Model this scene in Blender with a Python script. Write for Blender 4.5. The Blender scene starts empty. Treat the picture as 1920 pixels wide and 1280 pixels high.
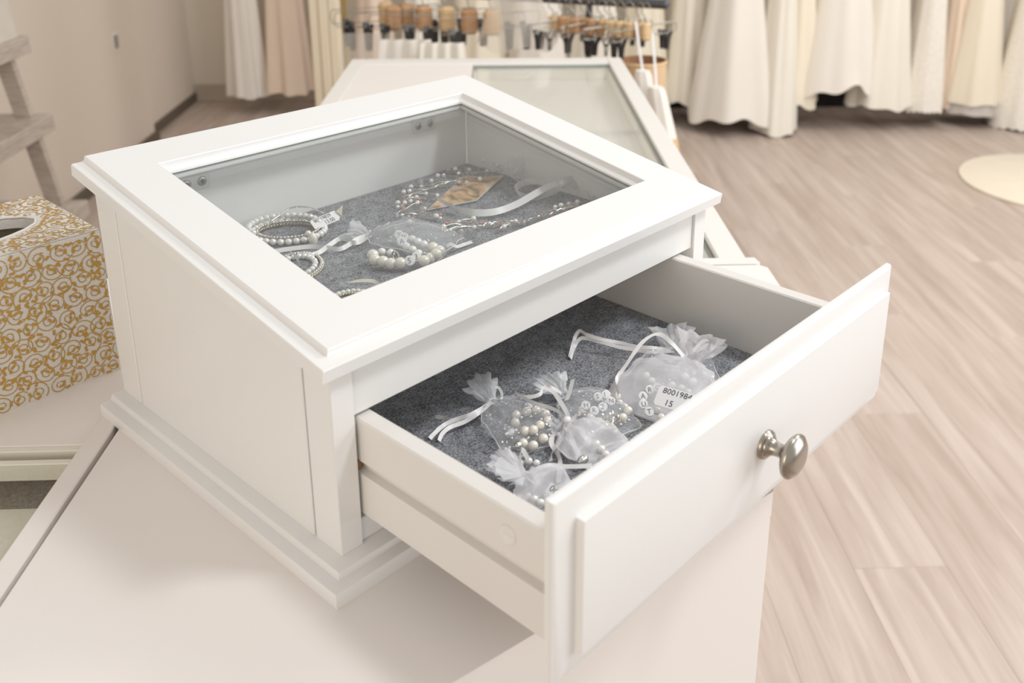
import bpy, math, random
from mathutils import Vector, Matrix
import numpy as np

# ------------------------------------------------------------------ camera, world, lights, exposure
H = 0.90                      # height of the counter top above the floor; shapes below are written with z = 0 at the counter top
SC = bpy.context.scene
CX, CY, FPX = 1017.76, 332.22, 1811.19
CAMC = np.array([-0.30212607, -0.45233795, 0.45570334])
CAMR = np.array([[0.6731195, 0.23051569, -0.70268959], [-0.73952739, 0.21374889, -0.63828728], [0.00306389, 0.94930181, 0.31435121]])
cd = bpy.data.cameras.new('camera')
cam = bpy.data.objects.new('camera', cd)
SC.collection.objects.link(cam)
mw = Matrix([list(CAMR[i]) + [CAMC[i] + (H if i == 2 else 0)] for i in range(3)] + [[0, 0, 0, 1]])
cam.matrix_world = mw
cd.sensor_width = 36.0
cd.sensor_fit = 'HORIZONTAL'
cd.lens = FPX / 1920 * 36
cd.shift_x = (960 - CX) / 1920
cd.shift_y = (CY - 640) / 1920
cd.clip_start = 0.01
cd.dof.use_dof = True
cd.dof.focus_distance = 0.80
cd.dof.aperture_fstop = 7.5
SC.camera = cam

wd = bpy.data.worlds.new('world')
SC.world = wd
wd.use_nodes = True
bg = wd.node_tree.nodes['Background']
bg.inputs[0].default_value = (1.0, 0.955, 0.905, 1)
bg.inputs[1].default_value = 0.61

def area(name, loc, target, size, power, col, size_y=None):
    l = bpy.data.lights.new(name, 'AREA')
    l.size = size
    if size_y:
        l.shape = 'RECTANGLE'; l.size_y = size_y
    l.energy = power
    l.color = col
    o = bpy.data.objects.new(name, l)
    SC.collection.objects.link(o)
    o.location = (loc[0], loc[1], loc[2] + H)
    d = Vector(target) - Vector(loc)
    o.rotation_euler = d.to_track_quat('-Z', 'Y').to_euler()
    return o
area('ceiling_lamp_front', (0.85, -0.95, 1.75), (0.2, 0.1, 0.1), 0.32, 15.0, (0.93, 0.97, 1.0))
area('table_fill', (1.0, 0.55, 1.75), (1.0, 0.6, 0.0), 0.5, 2.5, (0.93, 0.97, 1.0))  # added fill to brighten the glass table, no known lamp here
area('shop_window', (2.3, -2.6, 0.40), (0.5, 0.1, 0.0), 2.2, 40, (0.88, 0.95, 1.0), 1.8)
area('left_fill', (-2.5, -0.9, 0.45), (0.0, 0.2, 0.0), 1.8, 20, (1.0, 0.84, 0.66), 1.4)  # added warm fill for the left side of the case, no known source
area('ceiling_lamp_over_gowns', (3.9, 0.5, 1.7), (4.2, 1.7, -0.6), 1.0, 19, (1.0, 0.95, 0.88))
area('floor_fill', (2.6, -0.9, 1.7), (2.4, -0.2, -0.9), 0.9, 42, (1.0, 0.95, 0.90))  # added overhead fill to lift the floor, not a known lamp
area('ladder_wall_fill', (-0.2, 2.2, 1.65), (0.9, 3.1, -0.3), 0.5, 13, (1.0, 0.92, 0.82))  # added fill aimed at the left wall to brighten it, no known lamp

SC.view_settings.view_transform = 'Standard'
SC.view_settings.look = 'None'
SC.view_settings.gamma = 1.0
SC.view_settings.use_curve_mapping = False
SC.view_settings.exposure = 0.0

# ------------------------------------------------------------------ helpers
random.seed(7)
RNG = random.Random(11)
S2 = math.sqrt(0.5)
PI = math.pi
def uv(u, v, z=0.0):                       # the room's own axes: u to the right, v towards the back wall
    return ((u + v) * S2, (v - u) * S2, z)
def _ray(px, py):
    return CAMR @ np.array([(px - CX) / FPX, -(py - CY) / FPX, -1.0])
def at(px, py, z):                         # point of the photograph on the level z
    r = _ray(px, py); t = (z - CAMC[2]) / r[2]
    return Vector(CAMC + t * r)
def atv(px, py, v):                        # point of the photograph on the room plane v
    r = _ray(px, py); t = (v - (CAMC[0] + CAMC[1]) * S2) / ((r[0] + r[1]) * S2)
    return Vector(CAMC + t * r)
def aty(px, py, y):
    r = _ray(px, py); t = (y - CAMC[1]) / r[1]
    return Vector(CAMC + t * r)
def to_uv(p): return ((p[0] - p[1]) * S2, (p[0] + p[1]) * S2)

class MB:
    def __init__(s): s.v = []; s.f = []; s.m = []
    def add(s, vs, fs, mat=0):
        b = len(s.v); s.v += [tuple(p) for p in vs]
        s.f += [tuple(b + i for i in f) for f in fs]; s.m += [mat] * len(fs)
        return s
    def box(s, a, b, r=0.0, mat=0, xf=None):
        x0, y0, z0 = a; x1, y1, z1 = b
        if r <= 0:
            vs = [(x0,y0,z0),(x1,y0,z0),(x1,y1,z0),(x0,y1,z0),(x0,y0,z1),(x1,y0,z1),(x1,y1,z1),(x0,y1,z1)]
            fs = [(3,2,1,0),(4,5,6,7),(0,1,5,4),(1,2,6,5),(2,3,7,6),(3,0,4,7)]
        else:
            r = min(r, (x1-x0)/2.01, (y1-y0)/2.01, (z1-z0)/2.01)
            vs = []; idx = {}
            X = (x0, x1); Y = (y0, y1); Z = (z0, z1); sg = (1, -1)
            for i in (0,1):
                for j in (0,1):
                    for k in (0,1):
                        px, py, pz = X[i], Y[j], Z[k]
                        for ax, p in enumerate([(px, py+sg[j]*r, pz+sg[k]*r), (px+sg[i]*r, py, pz+sg[k]*r), (px+sg[i]*r, py+sg[j]*r, pz)]):
                            idx[(i,j,k,ax)] = len(vs); vs.append(p)
            fs = []
            I = idx
            for i in (0,1): fs.append([I[(i,0,0,0)],I[(i,1,0,0)],I[(i,1,1,0)],I[(i,0,1,0)]][::(1 if i else -1)])
            for j in (0,1): fs.append([I[(0,j,0,1)],I[(1,j,0,1)],I[(1,j,1,1)],I[(0,j,1,1)]][::(-1 if j else 1)])
            for k in (0,1): fs.append([I[(0,0,k,2)],I[(1,0,k,2)],I[(1,1,k,2)],I[(0,1,k,2)]][::(1 if k else -1)])
            for i in (0,1):
                for j in (0,1): fs.append([I[(i,j,0,0)],I[(i,j,1,0)],I[(i,j,1,1)],I[(i,j,0,1)]][::(1 if (i==j) else -1)])
                for k in (0,1): fs.append([I[(i,0,k,0)],I[(i,1,k,0)],I[(i,1,k,2)],I[(i,0,k,2)]][::(-1 if (i==k) else 1)])
            for j in (0,1):
                for k in (0,1): fs.append([I[(0,j,k,1)],I[(1,j,k,1)],I[(1,j,k,2)],I[(0,j,k,2)]][::(1 if (j==k) else -1)])
            for i in (0,1):
                for j in (0,1):
                    for k in (0,1): fs.append([I[(i,j,k,0)],I[(i,j,k,1)],I[(i,j,k,2)]][::(1 if (i+j+k)%2 else -1)])
        if xf: vs = [xf(p) for p in vs]
        return s.add(vs, fs, mat)
    def prism(s, poly, z0, z1, xf=None, mat=0):           # poly: ccw list of (x, y)
        n = len(poly)
        vs = [(p[0], p[1], z0) for p in poly] + [(p[0], p[1], z1) for p in poly]
        fs = [tuple(range(n))[::-1], tuple(range(n, 2*n))] + [(i, (i+1) % n, n+(i+1) % n, n+i) for i in range(n)]
        if xf: vs = [xf(p) for p in vs]
        return s.add(vs, fs, mat)
    def rings(s, rs, closed=True, cap0=False, cap1=False, mat=0):   # loft equal-length loops
        n = len(rs[0]); vs = [p for r in rs for p in r]; fs = []
        for i in range(len(rs)-1):
            for j in range(n if closed else n-1):
                k = (j+1) % n
                fs.append((i*n+j, i*n+k, (i+1)*n+k, (i+1)*n+j))
        if cap0: fs.append(tuple(range(n))[::-1])
        if cap1: fs.append(tuple(range((len(rs)-1)*n, len(rs)*n)))
        return s.add(vs, fs, mat)
    def tube(s, pts, r, n=6, mat=0, closed=False):
        pts = [Vector(p) for p in pts]; rs = []; up = None
        m = len(pts)
        for i, p in enumerate(pts):
            if closed: t = pts[(i+1) % m] - pts[i-1]
            else: t = pts[min(i+1, m-1)] - pts[max(i-1, 0)]
            if t.length < 1e-9: t = Vector((0, 0, 1))
            t.normalize()
            if up is None: up = Vector((0, 0, 1)) if abs(t.z) < 0.9 else Vector((1, 0, 0))
            a = t.cross(up)
            if a.length < 1e-6: a = t.orthogonal()
            a.normalize(); b = a.cross(t); up = b
            rr = r[i] if isinstance(r, (list, tuple)) else r
            rs.append([p + a*math.cos(2*PI*k/n)*rr + b*math.sin(2*PI*k/n)*rr for k in range(n)])
        if closed: rs.append(rs[0])
        return s.rings(rs, True, not closed, not closed, mat)
    def lathe(s, prof, org, axis=(0,0,1), n=24, mat=0):   # prof: (radius, height along axis)
        ax = Vector(axis).normalized(); a = ax.orthogonal().normalized(); b = ax.cross(a); o = Vector(org)
        rs = [[o + ax*h + (a*math.cos(2*PI*k/n) + b*math.sin(2*PI*k/n))*max(r, 1e-5) for k in range(n)] for r, h in prof]
        return s.rings(rs, True, True, True, mat)
    def ball(s, c, r, seg=10, ring=6, mat=0, sc=(1,1,1)):
        c = Vector(c); rs = []
        for i in range(1, ring):
            ph = PI*i/ring
            rs.append([c + Vector((math.sin(ph)*math.cos(2*PI*k/seg)*r*sc[0], math.sin(ph)*math.sin(2*PI*k/seg)*r*sc[1], -math.cos(ph)*r*sc[2])) for k in range(seg)])
        b = len(s.v); s.rings(rs, mat=mat)
        lo = len(s.v); s.v.append(tuple(c - Vector((0,0,r*sc[2])))); s.v.append(tuple(c + Vector((0,0,r*sc[2]))))
        top = b + (ring-2)*seg
        for k in range(seg):
            s.f.append((lo, b+(k+1) % seg, b+k)); s.f.append((lo+1, top+k, top+(k+1) % seg)); s.m += [mat, mat]
        return s
    def ribbon(s, pts, w, side, th=0.0, mat=0):           # flat strip along pts, side: vector or list of vectors across it
        pts = [Vector(p) for p in pts]; L = []; R = []
        for i, p in enumerate(pts):
            sd = Vector(side[i] if isinstance(side, list) else side)
            t = (pts[min(i+1, len(pts)-1)] - pts[max(i-1, 0)])
            if t.length > 1e-9:
                t.normalize(); sd = sd - t*sd.dot(t)
            sd = sd.normalized() if sd.length > 1e-6 else t.orthogonal().normalized()
            ww = w[i] if isinstance(w, list) else w
            L.append(p + sd*ww/2); R.append(p - sd*ww/2)
        n = len(pts); fs = [(i, i+1, n+i+1, n+i) for i in range(n-1)]
        return s.add(L + R, fs, mat)

def catmull(P, per=8, closed=False):
    P = [Vector(p) for p in P]; out = []; n = len(P)
    for i in range(n if closed else n-1):
        if closed: a, b, c, d = P[i-1], P[i], P[(i+1) % n], P[(i+2) % n]
        else: a, b, c, d = P[max(i-1,0)], P[i], P[i+1], P[min(i+2,n-1)]
        for k in range(per):
            t = k/per
            out.append(0.5*((2*b) + (c-a)*t + (2*a-5*b+4*c-d)*t*t + (3*b-a-3*c+d)*t**3))
    if not closed: out.append(P[-1])
    return out

COL = SC.collection
def mesh_of(name, mb, mats, off=(0,0,0), smooth=True, angle=38):
    me = bpy.data.meshes.new(name)
    ox, oy, oz = off
    me.from_pydata([(p[0]-ox, p[1]-oy, p[2]-oz) for p in mb.v], [], mb.f)
    for m in (mats if isinstance(mats, (list, tuple)) else [mats]): me.materials.append(m)
    me.polygons.foreach_set('material_index', mb.m)
    if smooth:
        me.polygons.foreach_set('use_smooth', [True]*len(me.polygons))
        me.set_sharp_from_angle(angle=math.radians(angle))
    me.update()
    return me
ORG = {}
def tag(o, label=None, cat=None, group=None, kind=None):
    if label: o['label'] = label
    if cat: o['category'] = cat
    if group: o['group'] = group
    if kind: o['kind'] = kind
    return o
def thing(name, loc, label=None, cat=None, group=None, kind=None):
    o = bpy.data.objects.new(name, None); COL.objects.link(o)
    o.empty_display_size = 0.02
    o.location = (loc[0], loc[1], loc[2] + H); ORG[o.name] = tuple(loc)
    return tag(o, label, cat, group, kind)
def obj(name, mb, mats, parent=None, label=None, cat=None, group=None, kind=None, smooth=True, angle=38):
    if parent is not None:
        off = ORG[parent.name]
        o = bpy.data.objects.new(name, mesh_of(name, mb, mats, off, smooth, angle)); COL.objects.link(o)
        o.parent = parent; ORG[o.name] = off
    else:
        a = np.array(mb.v); lo = a.min(0); hi = a.max(0)
        off = ((lo[0]+hi[0])/2, (lo[1]+hi[1])/2, lo[2])
        o = bpy.data.objects.new(name, mesh_of(name, mb, mats, off, smooth, angle)); COL.objects.link(o)
        o.location = (off[0], off[1], off[2] + H); ORG[o.name] = off
    return tag(o, label, cat, group, kind)
def inst(name, me, loc, parent, rot=None, scale=None):
    o = bpy.data.objects.new(name, me); COL.objects.link(o)
    off = ORG[parent.name]
    o.parent = parent; o.location = (loc[0]-off[0], loc[1]-off[1], loc[2]-off[2])
    if rot is not None: o.rotation_euler = rot
    if scale is not None: o.scale = scale if isinstance(scale, (tuple, list)) else (scale,)*3
    ORG[o.name] = off
    return o
_fc = {}
def text_mb(mb, s, size, frame, mat=0, lift=0.0002):
    """lettering as flat outline geometry; frame = (origin, right, up) in case space; text starts at the origin"""
    key = s
    if key not in _fc:
        c = bpy.data.curves.new('t', 'FONT'); c.body = s; c.size = 1.0; c.resolution_u = 3
        o = bpy.data.objects.new('t', c); COL.objects.link(o)
        dg = bpy.context.evaluated_depsgraph_get()
        me = bpy.data.meshes.new_from_object(o.evaluated_get(dg))
        _fc[key] = ([tuple(v.co) for v in me.vertices], [tuple(p.vertices) for p in me.polygons])
        bpy.data.objects.remove(o); bpy.data.curves.remove(c); bpy.data.meshes.remove(me)
    vs, fs = _fc[key]
    O, R, U = [Vector(x) for x in frame]; R = R.normalized(); U = (U - R*U.dot(R)).normalized(); N = R.cross(U)
    mb.add([O + R*x*size + U*y*size + N*lift for x, y, _ in vs], fs, mat)
    return mb

# ------------------------------------------------------------------ materials
def nodes_of(name):
    m = bpy.data.materials.new(name); m.use_nodes = True
    nt = m.node_tree
    return m, nt, nt.nodes['Principled BSDF']
def pm(name, col, rough=0.5, metal=0.0, var=0.04, scale=6.0, bump=0.0, bscale=200.0, coat=0.0, spec=0.5, sheen=0.0, trans=0.0, ior=1.45, alpha=1.0, detail=3.0, emit=None, sss=0.0):
    m, nt, b = nodes_of(name)
    tc = nt.nodes.new('ShaderNodeTexCoord')
    nz = nt.nodes.new('ShaderNodeTexNoise'); nz.inputs['Scale'].default_value = scale; nz.inputs['Detail'].default_value = detail
    nt.links.new(tc.outputs['Object'], nz.inputs['Vector'])
    mx = nt.nodes.new('ShaderNodeMix'); mx.data_type = 'RGBA'
    mx.inputs[6].default_value = (*[max(0, c*(1-var)) for c in col], 1); mx.inputs[7].default_value = (*[min(1, c*(1+var)) for c in col], 1)
    nt.links.new(nz.outputs[0], mx.inputs[0]); nt.links.new(mx.outputs[2], b.inputs['Base Color'])
    b.inputs['Roughness'].default_value = rough; b.inputs['Metallic'].default_value = metal
    b.inputs['Coat Weight'].default_value = coat; b.inputs['Coat Roughness'].default_value = 0.08
    b.inputs['Specular IOR Level'].default_value = spec
    b.inputs['Sheen Weight'].default_value = sheen
    b.inputs['Transmission Weight'].default_value = trans; b.inputs['IOR'].default_value = ior
    b.inputs['Alpha'].default_value = alpha
    b.inputs['Subsurface Weight'].default_value = sss; b.inputs['Subsurface Scale'].default_value = 0.003
    if bump > 0:
        n2 = nt.nodes.new('ShaderNodeTexNoise'); n2.inputs['Scale'].default_value = bscale; n2.inputs['Detail'].default_value = 4
        nt.links.new(tc.outputs['Object'], n2.inputs['Vector'])
        bp = nt.nodes.new('ShaderNodeBump'); bp.inputs['Strength'].default_value = bump; bp.inputs['Distance'].default_value = 0.001
        nt.links.new(n2.outputs[0], bp.inputs['Height']); nt.links.new(bp.outputs[0], b.inputs['Normal'])
    return m
def sheer(name, col, opac, gloss=0.15, weave=900.0, var=0.25, fold=40.0):
    """thin sheer cloth: lets most light straight through, scatters the rest on both sides"""
    m = bpy.data.materials.new(name); m.use_nodes = True; nt = m.node_tree; nt.nodes.clear()
    out = nt.nodes.new('ShaderNodeOutputMaterial'); tr = nt.nodes.new('ShaderNodeBsdfTransparent')
    df = nt.nodes.new('ShaderNodeBsdfDiffuse'); tl = nt.nodes.new('ShaderNodeBsdfTranslucent'); gl = nt.nodes.new('ShaderNodeBsdfGlossy')
    for n in (df, tl): n.inputs['Color'].default_value = (*col, 1)
    gl.inputs['Color'].default_value = (1, 1, 1, 1); gl.inputs['Roughness'].default_value = 0.4
    a = nt.nodes.new('ShaderNodeMixShader'); a.inputs[0].default_value = 0.4
    nt.links.new(df.outputs[0], a.inputs[1]); nt.links.new(tl.outputs[0], a.inputs[2])
    b = nt.nodes.new('ShaderNodeMixShader'); b.inputs[0].default_value = gloss
    nt.links.new(a.outputs[0], b.inputs[1]); nt.links.new(gl.outputs[0], b.inputs[2])
    c = nt.nodes.new('ShaderNodeMixShader')
    tc = nt.nodes.new('ShaderNodeTexCoord'); nz = nt.nodes.new('ShaderNodeTexNoise'); nz.inputs['Scale'].default_value = fold; nz.inputs['Detail'].default_value = 5
    nt.links.new(tc.outputs['Object'], nz.inputs['Vector'])
    mr = nt.nodes.new('ShaderNodeMapRange'); mr.inputs[1].default_value = 0.3; mr.inputs[2].default_value = 0.7
    mr.inputs[3].default_value = opac*(1-var); mr.inputs[4].default_value = min(1, opac*(1+var))
    nt.links.new(nz.outputs[0], mr.inputs[0]); nt.links.new(mr.outputs[0], c.inputs[0])
    nt.links.new(tr.outputs[0], c.inputs[1]); nt.links.new(b.outputs[0], c.inputs[2]); nt.links.new(c.outputs[0], out.inputs[0])
    return m
def pane_glass(name, tint=(0.985, 0.992, 0.988)):
    m = bpy.data.materials.new(name); m.use_nodes = True; nt = m.node_tree; nt.nodes.clear()
    out = nt.nodes.new('ShaderNodeOutputMaterial'); tr = nt.nodes.new('ShaderNodeBsdfTransparent'); gl = nt.nodes.new('ShaderNodeBsdfGlossy')
    tr.inputs[0].default_value = (*tint, 1); gl.inputs['Roughness'].default_value = 0.02
    fr = nt.nodes.new('ShaderNodeFresnel'); ge = nt.nodes.new('ShaderNodeNewGeometry')
    io = nt.nodes.new('ShaderNodeMapRange'); io.inputs[3].default_value = 1.5; io.inputs[4].default_value = 1/1.5   # same reflectance from both sides of the sheet
    nt.links.new(ge.outputs['Backfacing'], io.inputs[0]); nt.links.new(io.outputs[0], fr.inputs[0])
    nz = nt.nodes.new('ShaderNodeTexNoise'); nz.inputs['Scale'].default_value = 30
    df = nt.nodes.new('ShaderNodeBsdfDiffuse'); df.inputs[0].default_value = (0.9, 0.9, 0.88, 1)
    dm = nt.nodes.new('ShaderNodeMath'); dm.operation = 'MULTIPLY'; dm.inputs[1].default_value = 0.012
    nt.links.new(nz.outputs[0], dm.inputs[0])
    m1 = nt.nodes.new('ShaderNodeMixShader'); nt.links.new(dm.outputs[0], m1.inputs[0]); nt.links.new(tr.outputs[0], m1.inputs[1]); nt.links.new(df.outputs[0], m1.inputs[2])
    m2 = nt.nodes.new('ShaderNodeMixShader'); nt.links.new(fr.outputs[0], m2.inputs[0]); nt.links.new(m1.outputs[0], m2.inputs[1]); nt.links.new(gl.outputs[0], m2.inputs[2])
    nt.links.new(m2.outputs[0], out.inputs[0])
    return m
def felt_mat(name, lo, hi):
    m, nt, b = nodes_of(name)
    tc = nt.nodes.new('ShaderNodeTexCoord')
    n1 = nt.nodes.new('ShaderNodeTexNoise'); n1.inputs['Scale'].default_value = 620; n1.inputs['Detail'].default_value = 5; n1.inputs['Roughness'].default_value = 0.7; n1.inputs['Distortion'].default_value = 0.8
    n2 = nt.nodes.new('ShaderNodeTexNoise'); n2.inputs['Scale'].default_value = 90; n2.inputs['Detail'].default_value = 4
    for n in (n1, n2): nt.links.new(tc.outputs['Object'], n.inputs['Vector'])
    ad = nt.nodes.new('ShaderNodeMath'); ad.operation = 'MULTIPLY_ADD'; ad.inputs[1].default_value = 0.22
    nt.links.new(n2.outputs[0], ad.inputs[0]); nt.links.new(n1.outputs[0], ad.inputs[2])
    cr = nt.nodes.new('ShaderNodeValToRGB'); cr.color_ramp.elements[0].position = 0.49; cr.color_ramp.elements[1].position = 0.76
    cr.color_ramp.elements[0].color = (*lo, 1); cr.color_ramp.elements[1].color = (*hi, 1)
    nt.links.new(ad.outputs[0], cr.inputs[0]); nt.links.new(cr.outputs[0], b.inputs['Base Color'])
    bp = nt.nodes.new('ShaderNodeBump'); bp.inputs['Strength'].default_value = 0.9; bp.inputs['Distance'].default_value = 0.0012
    nt.links.new(n1.outputs[0], bp.inputs['Height']); nt.links.new(bp.outputs[0], b.inputs['Normal'])
    b.inputs['Roughness'].default_value = 1.0; b.inputs['Sheen Weight'].default_value = 0.25; b.inputs['Specular IOR Level'].default_value = 0.1
    return m
def wood_mat(name, lo, hi, stretch=(1, 14, 1), scale=4.0, rough=0.5, per_object=0.0):
    m, nt, b = nodes_of(name)
    tc = nt.nodes.new('ShaderNodeTexCoord'); mp = nt.nodes.new('ShaderNodeMapping'); mp.inputs['Scale'].default_value = stretch
    nt.links.new(tc.outputs['Object'], mp.inputs[0])
    oi = nt.nodes.new('ShaderNodeObjectInfo'); vm = nt.nodes.new('ShaderNodeVectorMath'); vm.operation = 'ADD'
    sc = nt.nodes.new('ShaderNodeMath'); sc.operation = 'MULTIPLY'; sc.inputs[1].default_value = 37.0
    nt.links.new(oi.outputs['Random'], sc.inputs[0]); nt.links.new(mp.outputs[0], vm.inputs[0]); nt.links.new(sc.outputs[0], vm.inputs[1])
    n1 = nt.nodes.new('ShaderNodeTexNoise'); n1.inputs['Scale'].default_value = scale; n1.inputs['Detail'].default_value = 6; n1.inputs['Roughness'].default_value = 0.6; n1.inputs['Distortion'].default_value = 0.6
    nt.links.new(vm.outputs[0], n1.inputs['Vector'])
    ad = nt.nodes.new('ShaderNodeMath'); ad.operation = 'MULTIPLY_ADD'; ad.inputs[1].default_value = per_object
    nt.links.new(oi.outputs['Random'], ad.inputs[0]); nt.links.new(n1.outputs[0], ad.inputs[2])
    cr = nt.nodes.new('ShaderNodeValToRGB'); cr.color_ramp.elements[0].position = 0.32; cr.color_ramp.elements[1].position = 0.72 + per_object*0.8
    cr.color_ramp.elements[0].color = (*lo, 1); cr.color_ramp.elements[1].color = (*hi, 1)
    nt.links.new(ad.outputs[0], cr.inputs[0]); nt.links.new(cr.outputs[0], b.inputs['Base Color'])
    b.inputs['Roughness'].default_value = rough
    return m

M = {}
M['paint'] = pm('white_satin_paint', (0.82, 0.811, 0.797), 0.32, var=0.012, scale=5, bump=0.03, bscale=400)
M['paint_in'] = pm('white_inner_paint', (0.90, 0.895, 0.88), 0.45, var=0.015, scale=5)
M['paint_dr_shade'] = pm('drawer_side_shaded_white', (0.76, 0.735, 0.70), 0.42, var=0.02, scale=4)  # white paint toned down: shade of the drawer sides put into the colour
M['laminate'] = pm('pale_laminate', (0.86, 0.81, 0.775), 0.42, var=0.015, scale=3, bump=0.02, bscale=500)
M['tray'] = pm('bright_tray_paint', (0.93, 0.91, 0.86), 0.5, var=0.01)
M['frame'] = pm('table_frame_paint', (0.82, 0.80, 0.765), 0.35, var=0.012, scale=4)
M['cream'] = pm('cream_edge', (0.82, 0.79, 0.69), 0.35, var=0.02)
M['felt'] = felt_mat('grey_felt', (0.050, 0.053, 0.061), (0.54, 0.555, 0.60))
M['glass'] = pane_glass('clear_glass')
M['glass_edge'] = pm('green_glass_edge', (0.16, 0.19, 0.15), 0.2, var=0.1)
M['nickel'] = pm('brushed_nickel', (0.43, 0.395, 0.345), 0.24, metal=1.0, var=0.05, scale=60)
M['screw'] = pm('steel_screw', (0.42, 0.42, 0.42), 0.35, metal=0.9, var=0.05, scale=90)
M['dark'] = pm('dark_recess', (0.03, 0.028, 0.025), 0.8)
M['rawwood'] = wood_mat('raw_wood', (0.22, 0.11, 0.05), (0.42, 0.25, 0.13), (1, 30, 30), 20)
M['plastic'] = pm('white_plastic', (0.78, 0.77, 0.73), 0.35, var=0.02)
M['pearl'] = pm('pearl', (0.94, 0.925, 0.89), 0.14, var=0.03, scale=60, coat=1.0, spec=1.0, ior=1.7)
M['pearl_cream'] = pm('cream_pearl', (0.93, 0.885, 0.78), 0.14, var=0.04, scale=60, coat=1.0, spec=1.0, ior=1.7)
M['pink'] = pm('pink_bead', (0.72, 0.33, 0.27), 0.3, var=0.15, scale=50, coat=0.4)
M['crystal'] = pm('crystal', (0.97, 0.96, 0.97), 0.03, trans=0.85, ior=1.5, var=0.01)
M['seed'] = pm('champagne_seed_bead', (0.72, 0.64, 0.48), 0.15, metal=0.6, var=0.2, scale=300)
M['vwire'] = pm('vine_wire', (0.70, 0.66, 0.60), 0.35, metal=0.9, var=0.1, scale=200)
M['tissue_in'] = pm('box_lining', (0.17, 0.15, 0.10), 0.9, var=0.1)
M['silver'] = pm('silver', (0.78, 0.76, 0.74), 0.2, metal=1.0, var=0.06, scale=80)
M['print'] = pm('silver_print', (0.93, 0.93, 0.95), 0.25, metal=0.35, var=0.05, scale=80)
M['paper'] = pm('white_paper', (0.86, 0.86, 0.87), 0.6, var=0.01)
M['paper_cream'] = pm('cream_paper', (0.83, 0.80, 0.68), 0.6, var=0.02)
M['ink'] = pm('dark_ink', (0.07, 0.06, 0.09), 0.6, var=0.1)
M['greyink'] = pm('grey_ink', (0.20, 0.20, 0.21), 0.6, var=0.1)
M['organza'] = sheer('white_organza', (0.94, 0.96, 0.99), 0.21, 0.08)
M['organza_w'] = sheer('dense_white_organza', (0.97, 0.965, 0.99), 0.56, 0.06)
M['organza_r'] = sheer('organza_ruffle', (0.96, 0.97, 0.99), 0.50, 0.07)
M['satin'] = pm('white_satin_ribbon', (0.86, 0.85, 0.85), 0.3, var=0.04, scale=200, sheen=0.4)
M['satin_sheer'] = sheer('sheer_ribbon', (0.90, 0.88, 0.84), 0.62, 0.15)
M['leather'] = pm('embossed_white_leather', (0.72, 0.69, 0.65), 0.5, var=0.03, scale=30, bump=0.5, bscale=900)
M['gold'] = pm('gold_foil', (0.56, 0.335, 0.075), 0.36, metal=0.4, var=0.15, scale=60)
M['thread'] = pm('cream_thread', (0.80, 0.77, 0.70), 0.7)

# ------------------------------------------------------------------ the room: floor of planks, walls, skirtings
ZF = -H
M['plank'] = wood_mat('oak_plank', (0.42, 0.33, 0.28), (0.64, 0.545, 0.485), (10, 0.6, 1), 2.6, 0.45, 0.05)
M['subfloor'] = pm('plank_joint', (0.38, 0.30, 0.25), 0.8)
M['wall'] = pm('cream_wall', (0.74, 0.66, 0.575), 0.75, var=0.03, scale=1.5)
M['wall2'] = pm('back_wall', (0.78, 0.72, 0.63), 0.75, var=0.03, scale=1.5)
M['skirt_d'] = pm('dark_skirting', (0.13, 0.10, 0.075), 0.5)
M['skirt'] = pm('beige_skirting', (0.52, 0.45, 0.37), 0.5)

U0, U1, V0, V1 = -1.66, 6.2, -2.4, 5.05
floor = obj('floor', MB().prism([uv(U0-.1, V0)[:2], uv(U1, V0)[:2], uv(U1, V1+.1)[:2], uv(U0-.1, V1+.1)[:2]], ZF-0.03, ZF-0.006), M['subfloor'], label='grey brown oak plank floor of the shop', kind='structure')
PW, PL = 0.19, 1.28
pmesh = mesh_of('plank', MB().box((-PW/2+0.0002, -PL/2+0.0002, -0.010), (PW/2-0.0002, PL/2-0.0002, 0), 0.0004), M['plank'])
nrow = int((U1-U0)/PW)+1
for i in range(nrow):
    u = U0 + PW*(i+0.5)
    if u > U1: break
    st = (i*0.437) % 1.0
    for j in range(-1, int((V1-V0)/PL)+1):
        v = V0 + PL*(j+st+0.5)
        # planks that the photograph can show, and a margin around them
        if v > V1 + 0.5 or v < V0 or (u < 1.2 and v < 0.3) or (u < 0.3 and v < 2.2) or (u > 1.2 + 0.75*max(0, v-0.0) + 1.2): continue
        inst('plank', pmesh, uv(u, v, ZF), floor, rot=(0, 0, -PI/4))

def uvbox(mb, u0, u1, v0, v1, z0, z1, r=0.0, mat=0):
    return mb.box((u0, v0, z0), (u1, v1, z1), r, mat, xf=lambda p: uv(p[0], p[1], p[2]))
ZT = 1.75
obj('wall_left', uvbox(MB(), U0-0.12, U0, 1.2, V1+0.12, ZF, ZT), M['wall'], kind='structure', label='cream painted wall behind the ladder shelf')
obj('wall_back', uvbox(MB(), U0-0.12, U1, V1, V1+0.12, ZF, ZT), M['wall2'], kind='structure', label='cream back wall behind the hanging gowns')
obj('wall_left_panel', uvbox(MB(), U0, U0+0.05, 1.2, 4.22, ZF, ZT, 0.006), M['wall'], kind='structure', label='proud cream wall panel with a straight vertical edge')
obj('baseboard_left', uvbox(MB(), U0, U0+0.016, 4.225, V1, ZF, ZF+0.05, 0.003), M['skirt_d'], kind='structure', label='dark low skirting along the left wall')
obj('baseboard_left_front', uvbox(MB(), U0+0.05, U0+0.066, 1.2, 4.235, ZF, ZF+0.05, 0.003), M['skirt_d'], kind='structure', label='dark low skirting under the wall panel')
obj('baseboard_back', uvbox(MB(), U0+0.016, 0.9, V1-0.016, V1, ZF, ZF+0.10, 0.003), M['skirt'], kind='structure', label='beige skirting along the back wall')
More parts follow.
